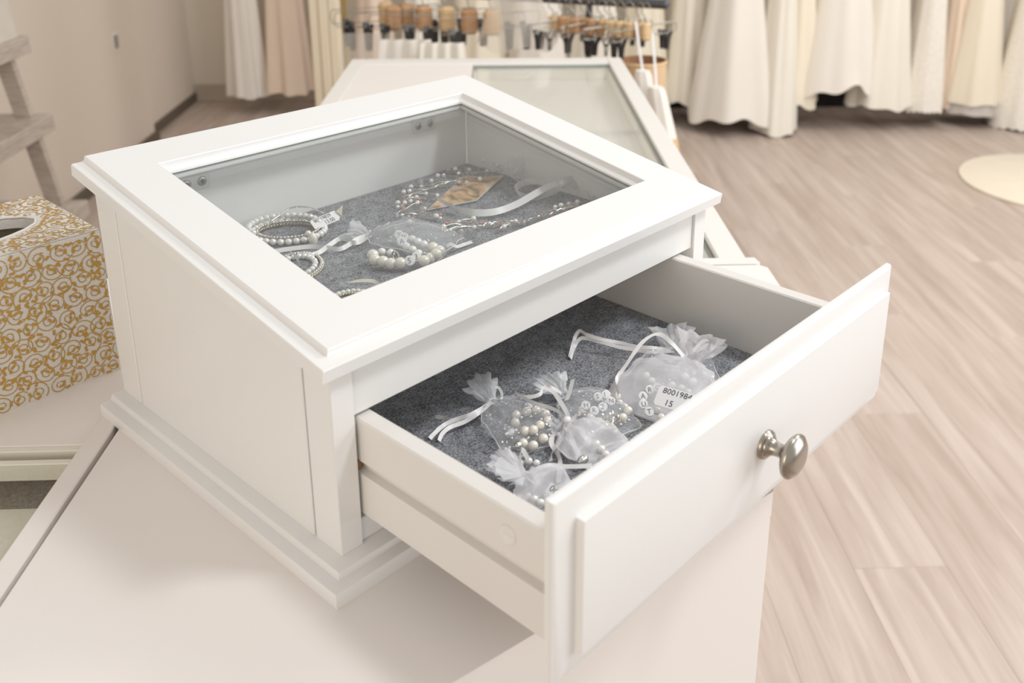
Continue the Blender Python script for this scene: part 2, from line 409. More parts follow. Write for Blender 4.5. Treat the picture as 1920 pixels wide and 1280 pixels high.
p = atv(261, 75, 3.9); sw = Vector(uv(U0+0.05, 3.86, 0))
swz = p.z
sws = thing('light_switch', (sw.x, sw.y, swz-0.04), 'small grey light switch on the cream wall panel', 'switch')
obj('plate', uvbox(MB(), U0+0.05, U0+0.056, 3.83, 3.89, swz-0.04, swz+0.04, 0.002), M['plastic'], sws)
obj('rocker', uvbox(MB(), U0+0.056, U0+0.060, 3.84, 3.88, swz-0.03, swz+0.03, 0.0015), M['screw'], sws)

# ------------------------------------------------------------------ the counter under the display case
CA = [(-0.366, -0.059), (0.2752, -0.165), uv(0.42, 0.425)[:2], uv(0.42, 0.495)[:2], uv(0.412, 0.503)[:2], uv(-0.212, 0.503)[:2]]
ctr = thing('counter_cabinet', (0.1, 0.1, ZF), 'solid pale counter cabinet carrying the white display case', 'cabinet')
obj('top_board', MB().prism(CA, -0.022, 0.0), M['laminate'], ctr, smooth=False)
cin = [(-0.365, -0.0587), (0.2749, -0.1647), uv(0.4196, 0.4252)[:2], uv(0.4196, 0.4949)[:2], uv(0.411, 0.501)[:2], uv(-0.208, 0.501)[:2]]
for k, nm in ((0, 'front_panel'), (1, 'side_panel'), (2, 'side_panel'), (4, 'back_panel'), (5, 'side_panel')):
    a, b = Vector((*cin[k], 0)), Vector((*cin[(k+1) % 6], 0))
    d = (b-a).normalized(); n = Vector((d.y, -d.x, 0))
    q = [a, b, b - n*0.018, a - n*0.018]
    obj(nm, MB().prism([(t.x, t.y) for t in q], ZF+0.0, -0.0222), M['laminate'], ctr, smooth=False)

# ------------------------------------------------------------------ glass-topped table behind the case
tb = thing('glass_table', uv(0.08, 1.13, ZF), 'long white display table with half glass top behind the display case', 'table')
BU0, BU1, BV0, BV1 = -0.238, 0.402, 0.506, 1.748
obj('side_rail', uvbox(MB(), BU1-0.034, BU1, BV0+.02, BV1, -0.07, 0.0, 0.0015), M['frame'], tb)
obj('side_rail', uvbox(MB(), BU0, BU0+0.034, BV0+.02, BV1, -0.07, 0.0, 0.0015), M['frame'], tb)
obj('end_rail', uvbox(MB(), BU0+0.0342, BU1-0.0342, BV1-0.055, BV1, -0.07, 0.0, 0.0015), M['frame'], tb)
nr = [(BU0, BV0), (BU1+0.008, BV0), (BU1+0.013, BV0+0.004), (BU1+0.010, BV0+0.0195), (BU0, BV0+0.0195)]
obj('end_rail', MB().prism([uv(a, b)[:2] for a, b in nr], -0.07, 0.0), M['frame'], tb, smooth=False)
obj('solid_panel', uvbox(MB(), BU0+0.0342, 0.048, BV0+0.02, BV1-0.0552, -0.016, -0.002, 0.0008), M['laminate'], tb)
gp = obj('glass_pane', uvbox(MB(), 0.0485, BU1-0.0342, BV0+0.02, BV1-0.0552, -0.012, -0.007), M['glass'], tb)
obj('glass_edge', uvbox(uvbox(MB(), BU1-0.0362, BU1-0.0343, BV0+0.021, BV1-0.056, -0.0118, -0.0068), 0.049, BU1-0.037, BV1-0.0575, BV1-0.0554, -0.0118, -0.0068), M['glass_edge'], gp)
obj('tray_floor', uvbox(MB(), 0.05, BU1-0.036, BV0+0.022, BV1-0.057, -0.048, -0.040), M['tray'], tb)
obj('tray_wall', uvbox(MB(), 0.05, 0.058, BV0+0.022, BV1-0.057, -0.0395, -0.017), M['tray'], tb)
obj('tray_wall', uvbox(MB(), BU1-0.0385, BU1-0.0345, BV0+0.022, BV1-0.057, -0.0395, -0.0135), M['tray'], tb)
obj('tray_wall', uvbox(MB(), 0.059, BU1-0.039, BV1-0.061, BV1-0.0575, -0.0395, -0.0135), M['tray'], tb)
obj('body', uvbox(MB(), BU0+0.02, BU1-0.02, BV0+0.022, BV1-0.02, ZF+0.06, -0.0705), M['frame'], tb)
obj('plinth', uvbox(MB(), BU0+0.05, BU1-0.05, BV0+0.05, BV1-0.05, ZF, ZF+0.0598), M['frame'], tb)

# ------------------------------------------------------------------ glass-topped table on the left, with the tissue box
M['sparkle'] = felt_mat('grey_lining_with_gold_flecks', (0.16, 0.135, 0.115), (0.36, 0.32, 0.27))
tcb = thing('corner_display_table', uv(-0.55, 0.15, ZF), 'display table with glass inset and grey lining under the gold tissue box', 'table')
obj('side_rail', uvbox(MB(), -0.2365, -0.2195, -0.45, 0.502, -0.07, 0.0, 0.001), M['laminate'], tcb)
obj('solid_panel', uvbox(MB(), -0.93, -0.2367, 0.1672, 0.502, -0.02, -0.003, 0.0006), M['laminate'], tcb)
obj('edge_strip', uvbox(MB(), -0.93, -0.2368, 0.1600, 0.1670, -0.02, -0.0035, 0.0006), M['cream'], tcb)
obj('edge_strip', uvbox(MB(), -0.93, -0.2368, 0.1435, 0.1500, -0.02, -0.0045, 0.0006), M['cream'], tcb)
obj('glass_pane', uvbox(MB(), -0.93, -0.2368, -0.45, 0.1433, -0.010, -0.005), M['glass'], tcb)
obj('tray_lining', uvbox(MB(), -0.93, -0.2368, 0.130, 0.2300, -0.042, -0.036), M['sparkle'], tcb)
fl = MB()
for k in range(420):
    c = Vector(uv(RNG.uniform(-0.45, -0.238), RNG.uniform(0.131, 0.228), -0.0356)); a = RNG.uniform(0, PI); l = RNG.uniform(0.0007, 0.002)
    d = Vector((math.cos(a), math.sin(a), 0))*l; n = Vector((-math.sin(a), math.cos(a), 0))*0.00016
    fl.add([c-d-n, c+d-n, c+d+n, c-d+n], [(0, 1, 2, 3)])
obj('gold_flecks', fl, M['gold'], tcb, kind='stuff', smooth=False)
obj('tray_floor', uvbox(MB(), -0.93, -0.2368, -0.45, 0.1298, -0.042, -0.036), M['cream'], tcb)
obj('body', uvbox(MB(), -0.92, -0.225, -0.44, 0.49, ZF, -0.0705), M['laminate'], tcb)

# ------------------------------------------------------------------ the display case
W, D = 0.42, 0.3122
TH, LZ = 0.1750, 0.1694
cth, sth = math.cos(TH), math.sin(TH)
def lid(u, v, n): return (u, v*cth - n*sth, LZ + v*sth + n*cth)
def zlid(y, n):                             # height over y of the plane parallel to the lid at depth n
    v = (y + n*sth)/cth
    return LZ + v*sth + n*cth
case = thing('display_case', (W/2, D/2, 0), 'white slope-topped wooden display case with its drawer pulled open', 'display case')
def rectloop(o, z): return [(-o, -o, z), (W+o, -o, z), (W+o, D, z), (-o, D, z)]
def base_ring(levels): return [rectloop(o, z) for o, z in levels]
obj('base_moulding', MB().rings(base_ring([(0.0215, 0), (0.0217, 0.0004), (0.0217, 0.0098), (0.0212, 0.0111), (0.0135, 0.0122)]) + [[(-0.0135+0, -0.0135, 0.0122), (W+0.0135, -0.0135, 0.0122), (W+0.0135, D, 0.0122), (-0.0135, D, 0.0122)]], cap0=True, cap1=True), M['paint'], case, angle=30)
obj('base_cap', MB().rings(base_ring([(0.0128, 0.01215), (0.0118, 0.0130), (0.0116, 0.0148), (0.0108, 0.0160), (0.0098, 0.0163)]), cap0=True, cap1=True), M['paint'], case, angle=30)
HB = 0.0163
NB = -0.0153                                # underside of the lid
def side_board(y0, y1, x0, x1, r=0.0009):
    m = MB()
    pr = [(y0, HB), (y1, HB), (y1, zlid(y1, NB)), (y0, zlid(y0, NB))]
    # chamfer the two long edges on the outer face
    out = x0 if x0 < W/2 else x1; inn = x1 if x0 < W/2 else x0; s = 1 if x0 < W/2 else -1
    A = [(inn, *p) for p in pr]; B = [(out + s*r, *p) for p in pr]
    Cc = [(out, p[0] + (r if i in (0, 3) else -r), p[1]) for i, p in enumerate(pr)]
    rs = [A, B, Cc]
    if s < 0: rs = [r_[::-1] for r_ in rs]
    return m.rings([list(reversed(r_)) for r_ in rs], cap0=True, cap1=True)
for x0, x1 in ((0, 0.009), (W-0.009, W)):
    obj('side_board', side_board(0.0005, 0.0295, x0, x1), M['paint'], case)
    obj('side_board', side_board(0.0318, 0.2782, x0, x1), M['paint'], case)
    obj('side_board', side_board(0.2803, D, x0, x1), M['paint'], case)
for x0, x1 in ((0.0092, 0.0165), (W-0.0165, W-0.0092)):
    obj('side_lining', side_board(0.021, D-0.0095, x0, x1), M['paint_in'], case)
m = MB(); bz = zlid(D-0.009, NB)
obj('back_panel', m.box((0.0167, D-0.009, HB), (W-0.0167, D, bz), 0.0005), M['paint_in'], case)
for x0, x1 in ((0.0, 0.0168), (W-0.0168, W)):
    zt = zlid(0.0, NB)
    obj('front_post', MB().box((x0 + (0.0002 if x0 > .1 else 0), 0.0, HB), (x1, 0.0004+0.02*0+0.0003, zt-0.0), 0.0001).box((x0+0.0092*(x0 < .1)+0.0002, 0.0008, HB), (x1-0.0092*(x0 > .1)-0.0002, 0.0205, zt), 0.0004), M['paint'], case)
obj('top_rail', MB().box((0.0172, 0.0025, 0.1135), (W-0.0172, 0.012, zlid(0.002, NB)), 0.0006), M['paint'], case)
obj('bottom_rail', MB().box((0.0172, 0.0025, HB), (W-0.0172, 0.016, 0.0345), 0.0006), M['paint'], case)
obj('compartment_floor', MB().box((0.0168, 0.0122, 0.1205), (W-0.0168, D-0.0092, 0.1275)), M['paint_in'], case)
FZ = 0.1312                                 # top of the felt in the upper compartment
def felt_sheet(x0, x1, y0, y1, z0, z1, nx, ny, seed):
    r = random.Random(seed); m = MB(); g = []
    for j in range(ny+1):
        for i in range(nx+1):
            e = i in (0, nx) or j in (0, ny)
            jx = r.uniform(-1, 1)*0.0004 if e else 0
            g.append((x0+(x1-x0)*i/nx + jx*0.5, y0+(y1-y0)*j/ny + jx*0.5, z1 + (-0.0005 if e else r.uniform(-1, 1)*0.00025)))
    m.add(g, [(j*(nx+1)+i, j*(nx+1)+i+1, (j+1)*(nx+1)+i+1, (j+1)*(nx+1)+i) for j in range(ny) for i in range(nx)])
    m.box((x0+0.0004, y0+0.0004, z0), (x1-0.0004, y1-0.0004, z1-0.0006))
    return m
obj('felt_liner', felt_sheet(0.0172, W-0.0172, 0.0126, D-0.0095, 0.1277, FZ, 120, 90, 3), M['felt'], case)
obj('drawer_runner', MB().box((0.0173, 0.0045, 0.0712), (0.0235, 0.29, 0.0776)), M['rawwood'], case)
obj('drawer_runner', MB().box((W-0.0235, 0.0045, 0.0712), (W-0.0173, 0.29, 0.0776)), M['rawwood'], case)

# lid: one mitred frame with stepped moulding outside and an ogee towards the glass
LV = [(0.046, 0.374, 0.0455, 0.2815, NB), (-0.0100, W+0.0100, -0.0104, 0.3262, NB), (-0.0108, W+0.0108, -0.0112, 0.3265, NB+0.0006), (-0.0108, W+0.0108, -0.0112, 0.3265, -0.0058), (-0.0103, W+0.0103, -0.0107, 0.3265, -0.0050), (-0.0090, W+0.0090, -0.0093, 0.3265, -0.0046),
      (-0.0035, W+0.0035, -0.0040, 0.3265, -0.0048), (-0.0012, W+0.0012, -0.0018, 0.3265, -0.0042), (-0.0002, W+0.0002, -0.0008, 0.3265, -0.0028), (0.0, W, -0.0004, 0.3265, -0.0008), (0.0006, W-0.0006, 0.0004, 0.3262, 0.0),
      (0.0409, W-0.0409, 0.0404, 0.2860, 0.0), (0.0415, W-0.0415, 0.0410, 0.2854, -0.0006), (0.0417, W-0.0417, 0.0412, 0.2852, -0.0030), (0.0428, W-0.0428, 0.0423, 0.2841, -0.0055), (0.0450, W-0.0450, 0.0445, 0.2819, -0.0072), (0.0460, W-0.0460, 0.0455, 0.2815, -0.0080), (0.0460, W-0.0460, 0.0455, 0.2815, NB)]
rs = [[lid(a, c, n), lid(b, c, n), lid(b, d, n), lid(a, d, n)] for a, b, c, d, n in LV]
LIDO = obj('lid_frame', MB().rings(rs), M['paint'], case, angle=28)
def lbox(m, u0, u1, v0, v1, n0, n1, r=0.0): return m.box((u0, v0, n0), (u1, v1, n1), r, xf=lambda p: lid(*p))
lg = obj('glass_pane', lbox(MB(), 0.0462, W-0.0462, 0.0457, 0.2813, -0.0135, -0.0105), M['glass'], LIDO)
ge = MB()
for a in ((0.0461, W-0.0461, 0.2805, 0.2814), (0.0461, W-0.0461, 0.0456, 0.0465), (0.0461, 0.047, 0.0466, 0.2804), (W-0.047, W-0.0461, 0.0466, 0.2804)):
    lbox(ge, *a, -0.0104, -0.0098)
obj('glass_seal', ge, M['glass_edge'], LIDO)
# mirror plates with screws on the inside of the back panel
yb = D-0.0091
for x0, x1 in ((0.3262, 0.3575), (0.0655, 0.0950)):
    z0, z1 = 0.1805, 0.1935
    br = obj('bracket', MB().box((x0, yb-0.0016, z0), (x1, yb, zlid(yb, NB)-0.002), 0.0008), M['plastic'], case)
    for xs in (x0+0.0075, x1-0.0075):
        sc = obj('screw', MB().lathe([(0.0, -0.0006), (0.0043, -0.0006), (0.0043, 0.0002), (0.0036, 0.0008), (0.0020, 0.0009), (0.0, 0.0009)], (xs, yb-0.0018, z0+0.0075), (0, -1, 0), 18)
                 .box((xs-0.0019, yb-0.0033, z0+0.0075-0.0005), (xs+0.0019, yb-0.0026, z0+0.0075+0.0005), 0, 1).box((xs-0.0005, yb-0.0034, z0+0.0075-0.0019), (xs+0.0005, yb-0.0027, z0+0.0075+0.0019), 0, 1), [M['screw'], M['dark']], br)

# drawer, pulled out by 17 cm
DX0, DX1, DYF, DYB = 0.0198, 0.3885, -0.1747, 0.112
DZ0, DZ1, WT = 0.0385, 0.1112, 0.0135
FD = 0.0466                                 # top of the felt in the drawer
drw = obj('drawer', MB().box((DX0+WT, DYF, DZ0+0.002), (DX1-WT, DYB, FD-0.0035)), M['paint_in'], case)
def wall_profile(s):
    e = 0.0012
    return [(0, DZ0), (WT, DZ0), (WT, DZ1-e), (WT-e, DZ1), (e, DZ1), (0, DZ1-e), (0, 0.0795), (0.0055, 0.0785), (0.0055, 0.0708), (0, 0.0698)]
def drawer_side(x, s):
    pr = wall_profile(s)
    a = [(x+s*p[0], DYF, p[1]) for p in pr]; b = [(x+s*p[0], DYB, p[1]) for p in pr]
    if s > 0: a = a[::-1]; b = b[::-1]
    return MB().rings([b, a], cap0=True, cap1=True)
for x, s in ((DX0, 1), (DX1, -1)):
    w_ = obj('side_wall', drawer_side(x, s), M['paint_dr_shade'], drw, angle=25)
obj('back_wall', MB().box((DX0+WT, DYB-0.012, FD-0.003), (DX1-WT, DYB, DZ1-0.004), 0.0008), M['paint_in'], drw)
obj('felt_liner', felt_sheet(DX0+WT+0.0004, DX1-WT-0.0004, DYF+0.0004, DYB-0.0125, FD-0.0034, FD, 110, 85, 5), M['felt'], drw)
cz, cy_ = 0.0948, -0.1344
obj('cam_cap', MB().lathe([(0.0, -0.001), (0.0062, -0.001), (0.0062, 0.0004), (0.0056, 0.0009), (0.0048, 0.0006), (0.0, 0.0006)], (DX0-0.0001, cy_, cz), (-1, 0, 0), 28).box((DX0-0.0010, cy_-0.0028, cz-0.0006), (DX0-0.0006, cy_+0.0028, cz+0.0006)), M['plastic'], drw)
fx0, fx1, fz0, fz1 = 0.0052, 0.4148, 0.0256, 0.1467
FL = [(0.0006, -0.1747+0.0), (0.0, -0.1752), (0.0, -0.1778), (0.0009, -0.1796), (0.0030, -0.1806), (0.0075, -0.1816), (0.0115, -0.1822), (0.0160, -0.1824), (0.0166, -0.1826), (0.0166, -0.1868), (0.0170, -0.1877), (0.0180, -0.1880)]
rs = [[(fx0+i, y, fz0+i), (fx0+i, y, fz1-i), (fx1-i, y, fz1-i), (fx1-i, y, fz0+i)] for i, y in FL]
obj('drawer_front', MB().rings([r_[::-1] for r_ in rs], cap0=True, cap1=True), M['paint'], drw, angle=25)
kx, kz = 0.2105, 0.0840
prof = [(0.0, -0.0005), (0.0102, -0.0005), (0.0104, 0.0012), (0.0098, 0.0026), (0.0082, 0.0032), (0.0080, 0.0042), (0.0064, 0.0052), (0.0050, 0.0078), (0.0046, 0.0112), (0.0050, 0.0140), (0.0078, 0.0160), (0.0125, 0.0176), (0.0150, 0.0195), (0.0156, 0.0212), (0.0152, 0.0226), (0.0143, 0.0234), (0.0122, 0.0252), (0.0085, 0.0268), (0.0040, 0.0276), (0.0, 0.0278)]
obj('knob', MB().lathe(prof, (kx, -0.1880, kz), (0, -1, 0), 40), M['nickel'], drw, label='round brushed nickel knob', angle=50)

# ------------------------------------------------------------------ tissue box cover
TZ = -0.003
tw, td, thh = 0.245, 0.136, 0.142
tx1, ty0 = at(228, 692, TZ).x, at(228, 692, TZ).y
tx0, ty1 = tx1 - tw, ty0 + td
tis = thing('tissue_box', ((tx0+tx1)/2, (ty0+ty1)/2, TZ), 'white leather tissue box cover with gold scroll print', 'tissue box')
bd = MB()
rr = 0.003
def rrect(z, ins):
    x0, x1, y0, y1 = tx0+ins, tx1-ins, ty0+ins, ty1-ins; r = max(0.0008, rr-ins); o = []
    for cx, cy, a0 in ((x1-r, y0+r, -PI/2), (x1-r, y1-r, 0), (x0+r, y1-r, PI/2), (x0+r, y0+r, PI)):
        o += [(cx+r*math.cos(a0+PI/2*k/4), cy+r*math.sin(a0+PI/2*k/4), z) for k in range(5)]
    return o
bd.rings([rrect(TZ, 0.0), rrect(TZ+thh-0.004, 0.0), rrect(TZ+thh-0.0012, 0.0008)])
obj('body', bd, M['leather'], tis)
hx, hy, ha, hb = (tx0+tx1)/2 - 0.002, (ty0+ty1)/2 + 0.0, 0.094, 0.036
zt_ = TZ + thh
# top with an oval opening: lofted from the edge to the rim of the oval
def oval(a, b, z, n=20): return None
NE = 64
def edge_pt(t):
    c, s_ = math.cos(t), math.sin(t); x0, x1, y0, y1 = tx0+0.001, tx1-0.001, ty0+0.001, ty1-0.001
    k = min(((x1-hx) if c > 0 else (hx-x0))/max(abs(c), 1e-6), ((y1-hy) if s_ > 0 else (hy-y0))/max(abs(s_), 1e-6))
    return (hx+c*k, hy+s_*k)
def oval_pt(t, g=0.0): 
    c, s_ = math.cos(t), math.sin(t); k = 1/math.sqrt((c/(ha+g))**2 + (s_/(hb+g))**2); return (hx+c*k, hy+s_*k)
ang = sorted(set([2*PI*k/NE for k in range(NE)] + [math.atan2(y-hy, x-hx) % (2*PI) for x in (tx0+.001, tx1-.001) for y in (ty0+.001, ty1-.001)]))
obj('top', MB().rings([[(*edge_pt(t), zt_-0.0010) for t in ang], [(*[e*0.99+o*0.01 for e, o in zip(edge_pt(t), oval_pt(t))], zt_) for t in ang], [(*oval_pt(t, 0.003), zt_) for t in ang], [(*oval_pt(t, 0.0), zt_-0.002) for t in ang], [(*oval_pt(t, -0.0005), zt_-0.010) for t in ang]]), M['leather'], tis)
obj('rim_piping', MB().tube([(*oval_pt(2*PI*k/48, 0.001), zt_) for k in range(48)], 0.0011, 6, closed=True), M['leather'], tis)
obj('lining', MB().rings([[(*oval_pt(t, 0.001), zt_-0.010) for t in ang], [(*oval_pt(t, 0.012), zt_-0.09) for t in ang]], cap1=True), M['tissue_in'], tis)

def scroll_pattern(mb, F, w, h, seed, skip=None, cell=0.0165):
    """gold scrollwork on a face: F(a, b) gives the surface point and normal offset"""
    r = random.Random(seed); lay = [0]
    G = F
    def strip(pts, ws):
        L, R = [], []; lay[0] += 1; e = 0.00000018*lay[0]
        F = lambda a, b: G(a, b, e)
        for i, (a, b) in enumerate(pts):
            p, q = pts[max(i-1, 0)], pts[min(i+1, len(pts)-1)]
            dx, dy = q[0]-p[0], q[1]-p[1]; l = math.hypot(dx, dy) or 1
            n = (-dy/l*ws[i]/2, dx/l*ws[i]/2)
            L.append(F(a+n[0], b+n[1])); R.append(F(a-n[0], b-n[1]))
        n = len(pts); mb.add(L+R, [(i, n+i, n+i+1, i+1) for i in range(n-1)])
    def ok(a, b): return 0.001 < a < w-0.001 and 0.001 < b < h-0.001 and not (skip and skip(a, b))
    def leaf(a, b, d, L, bend):
        pts, ws = [], []
        for k in range(7):
            t = k/6; dd = d + bend*t
            a += math.cos(dd)*L/6; b += math.sin(dd)*L/6
            pts.append((a, b)); ws.append((0.0009, 0.0018, 0.0028, 0.0022, 0.0020, 0.0030, 0.0010)[k])
        if all(ok(*p) for p in pts): strip(pts, ws)
    ny = int(h/cell)+1; nx = int(w/cell)+1
    for j in range(ny):
        for i in range(nx):
            ca = (i+0.5+(0.5 if j % 2 else 0))*cell + r.uniform(-1, 1)*0.0012; cb = (j+0.5)*cell*0.93 + r.uniform(-1, 1)*0.0012
            ph = r.uniform(0, 2*PI); ch = 1 if (i+j) % 2 else -1; R0 = cell*r.uniform(0.41, 0.47)
            pts = []
            N = 22
            for k in range(-7, N+1):
                t = max(k, 0)/N; g = ph + ch*2*PI*1.15*k/N; rad = R0*(1-0.70*t) if k >= 0 else R0*(1+0.012*k*k)
                pts.append((ca+rad*math.cos(g), cb+rad*math.sin(g)))
            seg = []
            for p_ in pts + [(-1, -1)]:
                if ok(*p_): seg.append(p_)
                else:
                    if len(seg) > 2: strip(seg, [0.00085]*len(seg))
                    seg = []
            ge_ = ph + ch*2*PI*1.15; ia, ib = ca+R0*0.30*math.cos(ge_), cb+R0*0.30*math.sin(ge_)
            for off in (0.9, 2.3):
                leaf(ia, ib, ge_+ch*off, 0.0046, ch*0.8)
            g = ph + ch*2*PI*1.15*0.45; rad = R0*0.69
            leaf(ca+rad*math.cos(g), cb+rad*math.sin(g), g+PI-ch*0.9, 0.0040, -ch*1.0)
            for q in (0.10, 0.36, 0.62):
                g = ph + ch*2*PI*1.15*q; rad = R0*(1-0.70*q)+0.0003
                if q < 0.5: leaf(ca+rad*math.cos(g), cb+rad*math.sin(g), g + ch*0.75, 0.0050*r.uniform(0.9, 1.15), ch*r.uniform(0.6, 1.3))
            g = ph - ch*2*PI*1.15*7/N; rad = R0*1.55
            leaf(ca+rad*math.cos(g), cb+rad*math.sin(g), g-ch*1.2, 0.0048, -ch*1.4)
sp = MB()
scroll_pattern(sp, lambda a, b, e: (tx0+a, ty0-0.0002-e, TZ+b), tw, thh, 4)
obj('gold_scroll_print', sp, M['gold'], tis, kind='stuff', smooth=False)
sp = MB()
scroll_pattern(sp, lambda a, b, e: (tx0+a, ty0+b, zt_+0.00025+e), tw, td, 9, skip=lambda a, b: ((tx0+a-hx)/(ha+.005))**2+((ty0+b-hy)/(hb+.005))**2 < 1)
obj('gold_scroll_print', sp, M['gold'], tis, kind='stuff', smooth=False)
st = MB()
for zz in (TZ+0.011, zt_-0.009):
    k = tx0+0.003
    while k < tx1-0.004:
        st.box((k, ty0-0.0005, zz-0.0002), (k+0.0028, ty0-0.0001, zz+0.0002)); k += 0.0044
obj('stitching', st, M['thread'], tis, kind='stuff')

# ------------------------------------------------------------------ beads
def bead_mesh(name, mat, r, seg=14, ring=9): return mesh_of(name, MB().ball((0, 0, 0), r, seg, ring), mat, angle=80)
BM = {'pearl': bead_mesh('pearl', M['pearl'], 1.0), 'cream_pearl': bead_mesh('cream_pearl', M['pearl_cream'], 1.0), 'pink_bead': bead_mesh('pink_bead', M['pink'], 1.0, 10, 6), 'seed_bead': bead_mesh('seed_bead', M['seed'], 1.0, 8, 5), 'silver_bead': bead_mesh('silver_bead', M['silver'], 1.0, 8, 5)}
cm = MB().ball((0, 0, 0), 1.0, 8, 6)
BM['crystal_bead'] = mesh_of('crystal_bead', cm, M['crystal'], smooth=False)
def bead(kind, p, r, parent, name=None): return inst(name or kind, BM[kind], p, parent, scale=r, rot=(RNG.uniform(0, 6), RNG.uniform(0, 6), RNG.uniform(0, 6)))
lm = MB().lathe([(0.0, -0.35), (0.85, -0.35), (1.0, -0.2), (1.0, 0.2), (0.85, 0.35), (0.0, 0.35)], (0, 0, 0), (0, 0, 1), 20)
BM['letter_bead'] = mesh_of('letter_bead', lm, M['paper'])
def letter_bead(ch, p, r, parent, right, up):
    R = Vector(right).normalized(); U = Vector(up); U = (U-R*U.dot(R)).normalized(); N = R.cross(U)
    o = inst('letter_bead', BM['letter_bead'], p, parent, scale=r, rot=Matrix((R, U, N)).transposed().to_euler())
    t = MB(); text_mb(t, ch, r*1.5, (Vector(p) - R*r*0.5 - U*r*0.52 + N*r*0.36, R, U))
    obj('lettering', t, M['greyink'], parent, smooth=False)
    return o
def ring_beads(parent, kind, c, a, b, yaw, r, z, n=None, arc=(0, 2*PI), tilt=0.0, jit=0.0, name=None):
    per = PI*(3*(a+b)-math.sqrt((3*a+b)*(a+3*b)))*(arc[1]-arc[0])/(2*PI)
    n = n or max(3, int(per/(2*r*0.98)))
    for k in range(n):
        t = arc[0] + (arc[1]-arc[0])*k/n
        x, y = a*math.cos(t), b*math.sin(t)
        p = Vector((c[0]+x*math.cos(yaw)-y*math.sin(yaw), c[1]+x*math.sin(yaw)+y*math.cos(yaw), z + tilt*math.sin(t) + RNG.uniform(-jit, jit)))
        bead(kind, p, r, parent, name)

# ------------------------------------------------------------------ in the upper compartment: bracelets
def ellipse_from(pxs, z):
    """fit of a ring from four photograph points: left, right, far, near"""
    l, r_, f, n = [at(*p, z) for p in pxs]
    c = (l+r_+f+n)/4; yaw = math.atan2((r_-l).y, (r_-l).x)
    return c, (r_-l).length/2, (f-n).length/2, yaw
c, a, b, yaw = ellipse_from([(474, 436), (612, 430), (540, 412), (535, 452)], FZ+0.004)
br1 = thing('pearl_bracelet', (c.x, c.y, FZ), 'three strand white pearl bracelet carrying a price tag 80019839', 'bracelet')
ring_beads(br1, 'pearl', c, a, b, yaw, 0.0031, FZ+0.0036)
ring_beads(br1, 'pearl', c + Vector((-0.002, 0.003, 0)), a*0.96, b*0.98, yaw, 0.0029, FZ+0.0090, arc=(0.2, 4.0))
ring_beads(br1, 'seed_bead', c, a*0.86, b*0.80, yaw, 0.0014, FZ+0.0025)
ring_beads(br1, 'silver_bead', c, a*0.84, b*0.78, yaw, 0.0014, FZ+0.0056)
sh = at(587, 449, FZ+0.006)
obj('shell_bead', MB().ball(sh, 0.0052, 12, 8, sc=(0.8, 0.8, 1.25)), M['pearl_cream'], br1)
bead('cream_pearl', at(578, 437, FZ+0.009), 0.0027, br1)
lp = [at(500, 428, FZ+0.006), at(507, 415, FZ+0.010), at(525, 402, FZ+0.013), at(541, 391, FZ+0.016), at(557, 387, FZ+0.017), at(580, 389, FZ+0.016), at(600, 396, FZ+0.013), at(607, 401, FZ+0.010)]
for k in range(len(lp)-1):
    obj('tube_bead', MB().tube([lp[k].lerp(lp[k+1], 0.05), lp[k].lerp(lp[k+1], 0.95)], 0.0008, 8), M['silver'], br1)
def price_tag(name, parent, BL, BR, TL, lines, sizes, tail=None, mat='paper', ink='ink', th=0.0003, pad=(0.10, 0.62)):
    BL, BR, TL = Vector(BL), Vector(BR), Vector(TL); R = BR-BL; U = TL-BL; N = R.cross(U).normalized(); w = R.length; h = U.length
    # card with clipped corners
    q = [(0.06, 0), (0.92, 0), (1, 0.25), (1, 0.8), (0.94, 1), (0.05, 1), (0, 0.85), (0, 0.12)]
    pts = [BL + R*x + U*y for x, y in q]; n = len(pts)
    m = MB().add(pts + [p-N*th for p in pts], [tuple(range(n)), tuple(range(2*n-1, n-1, -1))] + [(i, n+i, n+(i+1) % n, (i+1) % n) for i in range(n)])
    card = obj('price_tag', m, M[mat], parent, smooth=False)
    for (s_, (x, y)), sz in zip(lines, sizes):
        obj('lettering', text_mb(MB(), s_, sz, (BL + R*x + U*y, R, U)), M[ink], card, smooth=False)
    return card
tg = price_tag('price_tag', br1, at(592, 431, FZ+0.006), at(640, 410, FZ+0.006), at(580, 414, FZ+0.0125), [('80019839', (0.12, 0.60)), ('13.00', (0.42, 0.10))], [0.0054, 0.0058])
obj('tag_string_end', MB().add([at(630, 396, FZ+0.0125), at(643, 383, FZ+0.016), at(641, 405, FZ+0.008)], [(0, 1, 2), (2, 1, 0)]), M['paper_cream'], br1, smooth=False)

c, a, b, yaw = ellipse_from([(500, 500), (598, 500), (560, 472), (560, 526)], FZ+0.003)
br2 = thing('seed_bead_bracelet', (c.x, c.y, FZ), 'champagne seed bead bracelet half hidden by the lid frame', 'bracelet')
ring_beads(br2, 'seed_bead', c, a, b, yaw, 0.0014, FZ+0.0018)
ring_beads(br2, 'silver_bead', c, a*0.95, b*0.94, yaw, 0.0015, FZ+0.0030)
ring_beads(br2, 'pearl', c, a*0.72, b*0.70, yaw, 0.0026, FZ+0.0030)
for a_, b_ in (((545, 472), (556, 480)), ((556, 480), (563, 500))):
    obj('tube_bead', MB().tube([at(*a_, FZ+0.006), at(*b_, FZ+0.005)], 0.0008, 8), M['silver'], br2)
c, a, b, yaw = ellipse_from([(616, 562), (700, 560), (660, 545), (660, 584)], FZ+0.003)
br3 = thing('small_pearl_bracelet', (c.x, c.y, FZ), 'small pearl bracelet with a pointed cream tag at the front lid corner', 'bracelet')
ring_beads(br3, 'pearl', c, a, b, yaw, 0.0021, FZ+0.0022)
